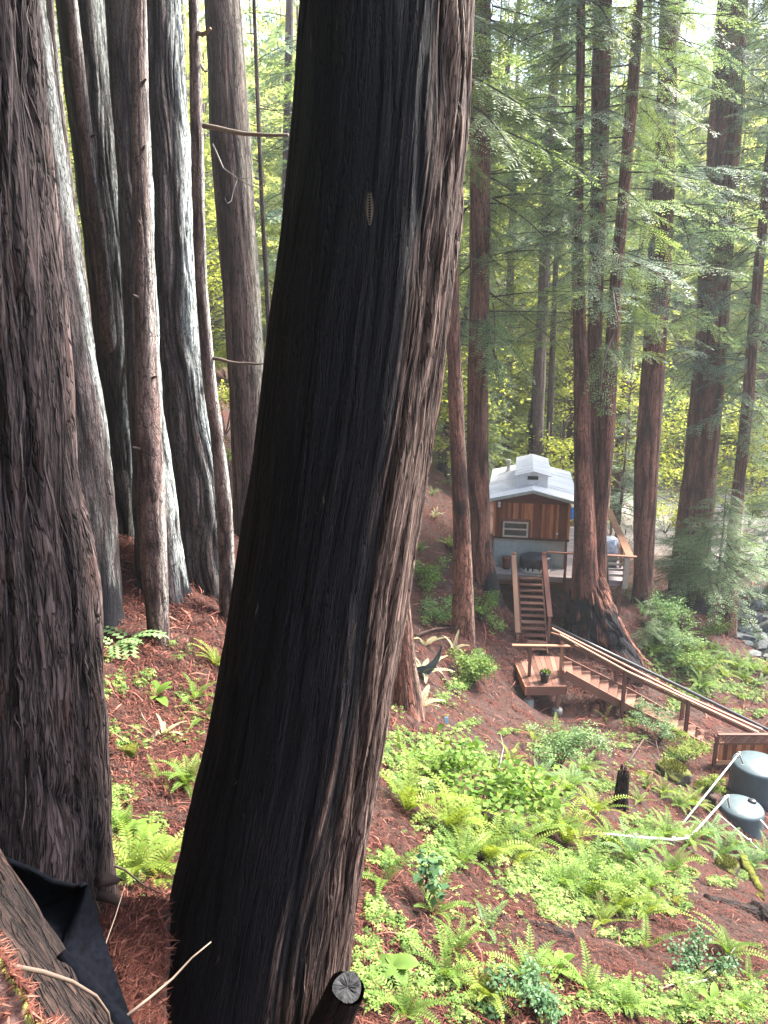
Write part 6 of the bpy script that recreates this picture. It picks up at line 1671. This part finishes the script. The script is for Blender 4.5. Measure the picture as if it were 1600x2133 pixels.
boulder('mossy_lump', gp(1557, 1420, .0), .3, 'moss', 'moss tuft on the bank beyond the black pipe', 'moss lump', 49, squash=.6)
boulder('mossy_lump', gp(265, 1565, .0), .09, 'moss', 'yellow moss lump beside the massive grey brown trunk', 'moss lump', 50, squash=.9)
log_piece(gp(1545, 1800, .16), gp(1585, 1858, .02), .09, .07, 'moss', 'moss covered branch arching down from the smothered stump', seed=3, cat='branch', name='mossy_branch')
bark_log(gp(1470, 1872, -.02), gp(1572, 1908, .03), .08, .12, 'fallen weathered log lying in the litter at the right', seed=4)
bark_log(gp(1570, 1905, .05), gp(1640, 1925, .06), .15, .16, 'thick short log end lying against the picture edge', seed=5)
bark_log(gp(1075, 1915, -.02), gp(1190, 1955, -.02), .06, .07, 'half buried rotten log on the open litter slope', seed=6)
log_piece(gp(1005, 1895, -.01), gp(1050, 1915, -.02), .05, .06, 'old_log', 'short dark rotten wood chunk above the half buried log', seed=7)
log_piece(gp(920, 1415, .02), gp(955, 1450, .02), .06, .06, 'old_log', 'dark rotten log on the slope below the hammock', seed=8)
# black snag
sn = gp(1291, 1682)
bark_log(sn - Vector((0, 0, .2)), sn + Vector((.02, 0, .78)), .15, .11, 'short black burnt snag standing on the slope above the ferns', name='burnt_snag', cat='stump', seed=9, amp=.12, flare=.5)
b = MB()
for k in range(7):
    a = k * .9; q = Vector((.02 + .085 * math.cos(a), .085 * math.sin(a), .74)); b.tube([q, q + Vector((0, 0, .07 + .05 * (k % 3))), q + Vector((.01, 0, .09 + .05 * (k % 3)))], [.035, .025, .004], 5)
so = [o for o in C.objects if o.name.startswith('burnt_snag')][0]
b.V = [tuple(Vector(v) + Vector((0, 0, .2))) for v in b.V]; b.build('splintered_top', M['rotten'], so)
log_piece(gp(1482, 1690, -.1), gp(1482, 1690, .42), .12, .1, 'old_log', 'small red brown stump between tanks and slanting pipes', name='small_stump', cat='stump', seed=10)
# sawn stump beside the leaning trunk
def sawn_stump(c, r, ax, ln, label):
    ax = Vector(ax).normalized(); q = ax.to_track_quat('Z', 'Y'); T = Matrix.Translation(c) @ q.to_matrix().to_4x4()
    root = empty('sawn_stump', c, label, 'stump')
    n = 48; b = MB(); V = []; F = []; prof = [(-ln, 1.25), (-ln * .6, 1.1), (-ln * .3, 1.04), (-.02, 1.0), (-.004, .98)]
    for z, k in prof:
        for i in range(n):
            a = 6.283 * i / n; q_ = r * k * (1 + .05 * math.sin(a * 3 + 1) + .035 * math.sin(a * 17 + z * 9) + .03 * math.sin(a * 7 + z * 4)); V.append(T @ Vector((q_ * math.cos(a), q_ * math.sin(a) * .82, z)))
    F = [(j * n + i, j * n + (i + 1) % n, (j + 1) * n + (i + 1) % n, (j + 1) * n + i) for j in range(len(prof) - 1) for i in range(n)]
    o1 = bark_log(T @ Vector((0, 0, -ln)), T @ Vector((0, 0, -.003)), r * 1.22, r, None, name='stump_bark', seed=77, parent=root, amp=.04, N=160, rows=110)
    b = MB(); V = [T @ Vector((0, 0, .0))]; F = []
    rr = random.Random(1)
    for k in (.35, .7, .97):
        for i in range(n):
            a = 6.283 * i / n; q_ = r * k * (1 + .05 * math.sin(a * 3 + 1)); V.append(T @ Vector((q_ * math.cos(a), q_ * math.sin(a) * .82, rr.uniform(-.003, .004))))
    F = [(0, 1 + i, 1 + (i + 1) % n) for i in range(n)]
    for j in range(2): F += [(1 + j * n + i, 1 + (j + 1) * n + i, 1 + (j + 1) * n + (i + 1) % n, 1 + j * n + (i + 1) % n) for i in range(n)]
    b.add(V, F); b.build('cut_face', M['cut_wood'], root, False, origin=c)
sawn_stump(P(724, 2056, 2.6), .062, (.3, -.16, .94), .42, 'small sawn stump with grey cut face against the leaning trunk')
# sticks
def stick(pts, r, label, mat='stick', name='stick'):
    pts = [Vector(p) for p in pts]
    b = MB(); b.tube(pts, [r * (1 - .6 * i / (len(pts) - 1)) for i in range(len(pts))], 7); o = b.build(name, M[mat], None, True, origin=pts[0]); return tag(o, label, 'stick')
stick([gp(1170, 2052, .05), gp(1240, 2035, .06), gp(1300, 2030, .1), gp(1420, 2058, .03), gp(1470, 2052, .06), gp(1505, 2020, .08), gp(1532, 1985, .1)][3:], .014, 'bleached curved stick lying on the litter at lower right', 'twig_pale')
stick([gp(1290, 2048, .03), gp(1380, 2062, .02), gp(1450, 2040, .05)], .01, 'thin grey stick crossing the bleached curved one', 'twig_pale')
stick([gp(1310, 1590, .05), gp(1340, 1558, .3), gp(1385, 1572, .1)], .02, 'arched root of the branch heap above the moss lump', 'twig')
stick([gp(1300, 1565, .1), gp(1350, 1575, .2), gp(1395, 1620, .1)], .022, 'longer dead branch of the heap leading to the mossy boulder', 'twig')
stick([gp(1330, 1545, .1), gp(1365, 1560, .25), gp(1380, 1600, .0)], .018, 'forked dead branch in the heap below the stairs', 'twig')
stick([gp(1040, 1610, .1), gp(1048, 1580, .25), gp(1042, 1560, .35)], .012, 'pale dead twig standing above the large bright bush', 'twig_pale')
stick([gp(905, 1390, .1), gp(930, 1425, .1), gp(975, 1462, .05)], .03, 'fallen branch running downhill from the hammock', 'stick')
stick([gp(940, 1325, .1), gp(960, 1318, .35), gp(985, 1298, .6)], .018, 'curved root like branch at the foot of the narrow redwood', 'twig')
stick([gp(865, 1330, .08), gp(905, 1318, .12), gp(945, 1312, .1)], .05, 'grey fallen branch above the hammock', 'old_log')
stick([gp(230, 1600, .03), gp(270, 1620, .05), gp(320, 1640, .02)], .008, 'thin dark twig lying in the gap between trunks', 'twig')
stick([gp(290, 1480, .02), gp(300, 1510, .08), gp(330, 1540, .02)], .007, 'thin curved twig beside the oval leaved rosette', 'stick')
stick([P(222, 1798, 3.0), P(260, 1812, 3.05), P(300, 1845, 3.05), P(335, 1862, 3.0)], .006, 'dark twig bridging the two big trunks above the yellow fern', 'twig')
stick([P(205, 1832, 2.5), P(246, 1834, 2.55)], .028, 'broken dark branch stub beside the massive trunk, upper of two', 'rotten')
stick([P(205, 1862, 2.5), P(232, 1872, 2.5), P(258, 1884, 2.5)], .022, 'broken dark branch stub beside the massive trunk, lower of two', 'rotten')
stick([P(262, 2118, 1.9), P(310, 2080, 1.95), P(360, 2038, 2.0), P(400, 1995, 2.03), P(440, 1962, 2.05)], .0045, 'pale curved stick leaning against the charred flank', 'stick')
stick([P(210, 2010, 2.0), P(222, 1960, 2.05), P(240, 1910, 2.1), P(262, 1840, 2.2)], .0022, 'thin upright twig at the fabric edge', 'stick')
stick([P(-60, 1995, 1.25), P(20, 2012, 1.25), P(90, 2025, 1.27), P(150, 2045, 1.3), P(200, 2075, 1.33), P(225, 2110, 1.36), P(232, 2150, 1.38)], .0052, 'long pale curved stick across the black fabric', 'stick')
stick([gp(1125, 1410, .02), gp(1200, 1440, .02)][:0] or [gp(1240, 1395, .1), gp(1262, 1402, .15)], .01, 'short pale twig behind the lower stairs', 'twig_pale')

# slate hammock or sling below the slope, and a tiny marker flag
b = MB(); rows = []
hp = [(848, 1388, 16.6), (868, 1397, 16.6), (890, 1394, 16.5), (904, 1382, 16.45), (914, 1364, 16.4), (920, 1344, 16.4)]
hw = [(0, 3), (3, 9), (5, 10), (5, 8), (3, 5), (0, 1)]
V = []; F = []
for (u, v, Y), (a_, b_) in zip(hp, hw):
    c = PY(u, v, Y); up = Vector((-.3, -.1, .9)) * (b_ + 2) * .0115
    for k in range(5):
        t = k / 4 - .5; V.append(c + up * t * 2 + Vector((0, .25 * (t * 2) ** 2 * -.3 + .02, 0)))
for i in range(5):
    for k in range(4): F.append((i * 5 + k, (i + 1) * 5 + k, (i + 1) * 5 + k + 1, i * 5 + k + 1))
V2 = [v + Vector((0, .02, 0)) for v in V]; n5 = len(V)
F2 = [tuple(x + n5 for x in f[::-1]) for f in F]
b.add(V + V2, F + F2); hm = b.build('hammock', M['hammock'], None, True, origin=V[0]); tag(hm, 'curved slate blue sling hanging beside the lichened trunk', 'hammock')
fp = gp(925, 1512); fl_ = empty('marker_flag', fp, 'tiny pale blue marker flag stuck in the slope', 'flag')
b = MB(); b.tube([(0, 0, -.05), (0, 0, .2)], .006, 5); b.build('stake', M['twig_pale'], fl_)
b = MB(); b.box(0, .085, -.003, .003, .06, .2); b.build('flag', M['flag_blue'], fl_)

# dry fern tip caught on the black bark
c = P(770, 432, 2.38); V = []; F = []; n0 = 0
for j in range(12):
    t = j / 11; y = .038 - t * .09; w_ = .013 * math.sin(math.pi * (.12 + .8 * t)) + .002
    for sg in (-1, 1):
        k = len(V); V += [(0, 0, y), (sg * w_ * .5, -.003, y + .004), (sg * w_, 0, y + .008), (sg * w_ * .5, .001, y - .002)]; F.append((k, k + 1, k + 2, k + 3))
me = np_mesh('dry_fern_tip', V, np.array(F), [M['dry_leaf']]); o = link('dry_fern_tip', me); o.location = c; tag(o, 'pale dry fern tip stuck to the charred bark', 'fern tip')

# ------------------------------------------------------------------ foreground left: rotten log, fabric, mossy ledge, litter heap
bark_log(P(-230, 1690, 2.2), P(160, 2345, 1.5), .165, .155, 'rotten brown log in front of the black fabric', seed=21, N=260, rows=240, amp=.07)
T_ = [(-60, 1778, 2.05), (0, 1788, 2.05), (60, 1812, 2.02), (115, 1840, 2.0), (160, 1850, 1.97), (182, 1842, 1.95), (200, 1905, 1.96), (222, 1975, 1.96), (242, 2040, 1.94), (285, 2160, 1.9)]
B_ = [(-60, 1850, 1.95), (0, 1880, 1.93), (40, 1920, 1.9), (80, 1960, 1.86), (110, 2000, 1.82), (135, 2040, 1.78), (155, 2080, 1.76), (180, 2130, 1.72), (205, 2180, 1.7), (235, 2260, 1.66)]
m = 14; cols = 46; V = []
def pl(L, t):
    x = t * (len(L) - 1); i = min(int(x), len(L) - 2); f = x - i; return [L[i][k] + (L[i + 1][k] - L[i][k]) * f for k in range(3)]
for i in range(cols + 1):
    t = i / cols; a = pl(T_, t); e = pl(B_, t)
    for j in range(m + 1):
        s = j / m; u = a[0] + (e[0] - a[0]) * s; v = a[1] + (e[1] - a[1]) * s; d = a[2] + (e[2] - a[2]) * s + .06 * math.sin(s * 3.14) * (1 if t < .5 else .5) + .012 * math.sin(t * 19 + s * 5)
        V.append(P(u, v, d))
n0 = len(V); V += [v + Vector((0, .006, -.004)) for v in V]
F = []
for i in range(cols):
    for j in range(m):
        q = (i * (m + 1) + j, (i + 1) * (m + 1) + j, (i + 1) * (m + 1) + j + 1, i * (m + 1) + j + 1); F += [q, tuple(x + n0 for x in q[::-1])]
b = MB(); b.add(V, F)
b.tube([P(*pl(T_, i / 20 * .52)) for i in range(21)], .009, 8)
fab = b.build('landscape_fabric', M['fabric'], None, True, origin=V[0]); tag(fab, 'black landscape fabric draped between massive trunk and rotten log', 'fabric')
b = MB(); b.tube([P(128, 1985, 1.72), P(165, 2040, 1.7), P(200, 2085, 1.68), P(240, 2125, 1.66), P(290, 2190, 1.6)], [.012, .022, .024, .024, .024], 12); b.build('rolled_hem', M['fabric'], fab, True, origin=fab.location)
boulder('mossy_ledge', P(-45, 2225, 1.22), .19, 'ledge', 'moss edged ledge of needle litter in the near corner', 'ledge', 60, squash=1.0, sub=6) if False else None
# mossy ledge with needles on it
t = NT('ledge_litter_moss'); co = t.n('ShaderNodeNewGeometry'); ps = co.outputs['Position']
f = t.noise(ps, 60, 8, .75); g2 = t.noise(ps, 14, 3)
litc = t.ramp(f, [(0.3, (0.04, 0.022, 0.02)), (0.5, (0.15, 0.08, 0.07)), (0.7, (0.3, 0.2, 0.19))])
mc = t.ramp(t.noise(ps, 120, 5), [(0.3, (0.12, 0.14, 0.03)), (0.7, (0.42, 0.45, 0.12))])
M['ledge'] = t.bsdf(t.mix(t.ramp(t.math('ADD', t.attr('edge'), t.math('MULTIPLY', t.math('SUBTRACT', g2, .5), .9)), [(0.45, (0, 0, 0)), (0.6, (1, 1, 1))]), litc, mc), .95, f, 1.0, .012, spec=.1)
E = [(-80, 1900), (-30, 1925), (0, 1945), (30, 1985), (62, 2030), (90, 2075), (120, 2120), (150, 2180), (170, 2260)]
V = []; ed = []; mm = 22; cc = 60
for i in range(cc + 1):
    tt = i / cc * (len(E) - 1); k = min(int(tt), len(E) - 2); fr_a = tt - k
    u = E[k][0] + (E[k + 1][0] - E[k][0]) * fr_a; v = E[k][1] + (E[k + 1][1] - E[k][1]) * fr_a
    a = P(u, v, 1.18 - .0 * i); 
    for j in range(mm + 1):
        s = j / mm * 2 - .6                           # below zero: the face under the rim
        if s < 0: q = a + Vector((.06 * s * 1.0, .03 * s, .45 * s)) ; e_ = max(0, 1 + s * 2.5)
        else: q = a + Vector((-.34 * s, -.2 * s, .03 * math.sin(s * 2.5))); e_ = max(0, 1 - s * 7)
        nn_ = float(fbm(np.array([q.x * 14]), np.array([q.y * 14]), np.array([q.z * 14]), 5, 3)[0]) - .5
        V.append(q + Vector((nn_ * .03, nn_ * .02, nn_ * .05))); ed.append(e_)
F = [(i * (mm + 1) + j, i * (mm + 1) + j + 1, (i + 1) * (mm + 1) + j + 1, (i + 1) * (mm + 1) + j) for i in range(cc) for j in range(mm)]
ctr = V[0]
me = np_mesh('mossy_ledge', [tuple(v - ctr) for v in V], np.array(F), [M['ledge']], {'edge': np.array(ed)}, smooth=True)
lg = link('mossy_ledge', me); lg.location = ctr; tag(lg, 'moss edged ledge of needle litter in the near corner below the rotten log', 'ledge')
def strew(n, pts_fn, name, label, ls=(.02, .06), ws=(.001, .003), mat='litter', lift=.01, seed=1, bright=0):
    rs = np.random.RandomState(seed); V = []; F = []; R = []
    for i in range(n):
        c, nrm = pts_fn(rs); c = np.array(c) + np.array(nrm) * rs.uniform(0, lift)
        d = np.cross(nrm, rs.normal(0, 1, 3)); d /= np.linalg.norm(d); d = d + np.array(nrm) * rs.uniform(-.25, .3); s = np.cross(nrm, d); s /= np.linalg.norm(s)
        L = rs.uniform(*ls); w_ = rs.uniform(*ws); k = len(V); bow = np.array(nrm) * L * .15
        V += [c - d * L / 2, c + s * w_ + bow, c + d * L / 2, c - s * w_ + bow]; F.append((k, k + 1, k + 2, k + 3)); R += [min(1, rs.beta(1.6, 2) + bright)] * 4
    return V, F, R
def on_ledge(rs):
    i = rs.randint(0, cc); j = rs.randint(int(mm * .3), mm); v = V_l[i * (mm + 1) + j]; return (v.x, v.y, v.z + .004), (0.1, -.3, .95)
V_l = V
V, F, R = strew(2600, on_ledge, '', '', (.015, .05), (.0008, .0022), lift=.012, seed=3, bright=.1)
tag(link('ledge_needles', np_mesh('ledge_needles', V, np.array(F), [M['litter']], {'rnd': np.array(R)})), 'fallen needles lying on the mossy ledge', None, None, 'stuff')
# litter heap piled against the foot of the leaning trunk
hv = []; hn = []; rs = np.random.RandomState(9)
n1h, n2h = 40, 40; V = []
for i in range(n1h + 1):
    for j in range(n2h + 1):
        s, q = i / n1h, j / n2h
        u = 225 + 128 * s; v = 1862 + 330 * q + 20 * (1 - s)
        d = 2.62 - .50 * q + .16 * s
        if q < .08: d += (.08 - q) * 5
        p_ = P(u, v, d); nn_ = float(fbm(np.array([p_.x * 7]), np.array([p_.y * 7]), np.array([p_.z * 7]), 15, 4)[0]) - .5
        V.append(p_ + Vector((nn_ * .05, 0, nn_ * .1 - (0.05 if q < .02 else 0))))
F = [(i * (n2h + 1) + j, (i + 1) * (n2h + 1) + j, (i + 1) * (n2h + 1) + j + 1, i * (n2h + 1) + j + 1) for i in range(n1h) for j in range(n2h)]
F = [f[::-1] for f in F]
hc = V[0]; Vh = V
me = np_mesh('litter_heap', [tuple(v - hc) for v in V], np.array(F), [M['ground']], None, smooth=True)
lh = link('litter_heap', me); lh.location = hc; tag(lh, 'heap of red needle litter against the foot of the leaning trunk', 'litter heap')
def on_heap(rs):
    v = Vh[rs.randint(0, int(len(Vh) * .9))]; return (v.x + rs.uniform(-.02, .02), v.y - .01, v.z + .01 + rs.uniform(-.02, .02)), (0, -.75, .66)
V, F, R = strew(4600, on_heap, '', '', (.03, .11), (.001, .0035), lift=.03, seed=5)
tag(link('heap_needles', np_mesh('heap_needles', V, np.array(F), [M['litter']], {'rnd': np.array(R)})), 'fallen needles strewn over the litter heap', None, None, 'stuff')

# ------------------------------------------------------------------ air
hb = MB(); hb.box(-75, 95, -22, 180, -22, 92)
t = NT('haze_air'); vol = t.n('ShaderNodeVolumePrincipled'); vol.inputs['Color'].default_value = (.93, .97, 1.0, 1); vol.inputs['Density'].default_value = 0.0006; vol.inputs['Anisotropy'].default_value = .3
t.l(vol.outputs[0], t.out.inputs['Volume'])
tag(hb.build('haze', t.m), 'thin pale air over the whole valley', None, None, 'stuff')
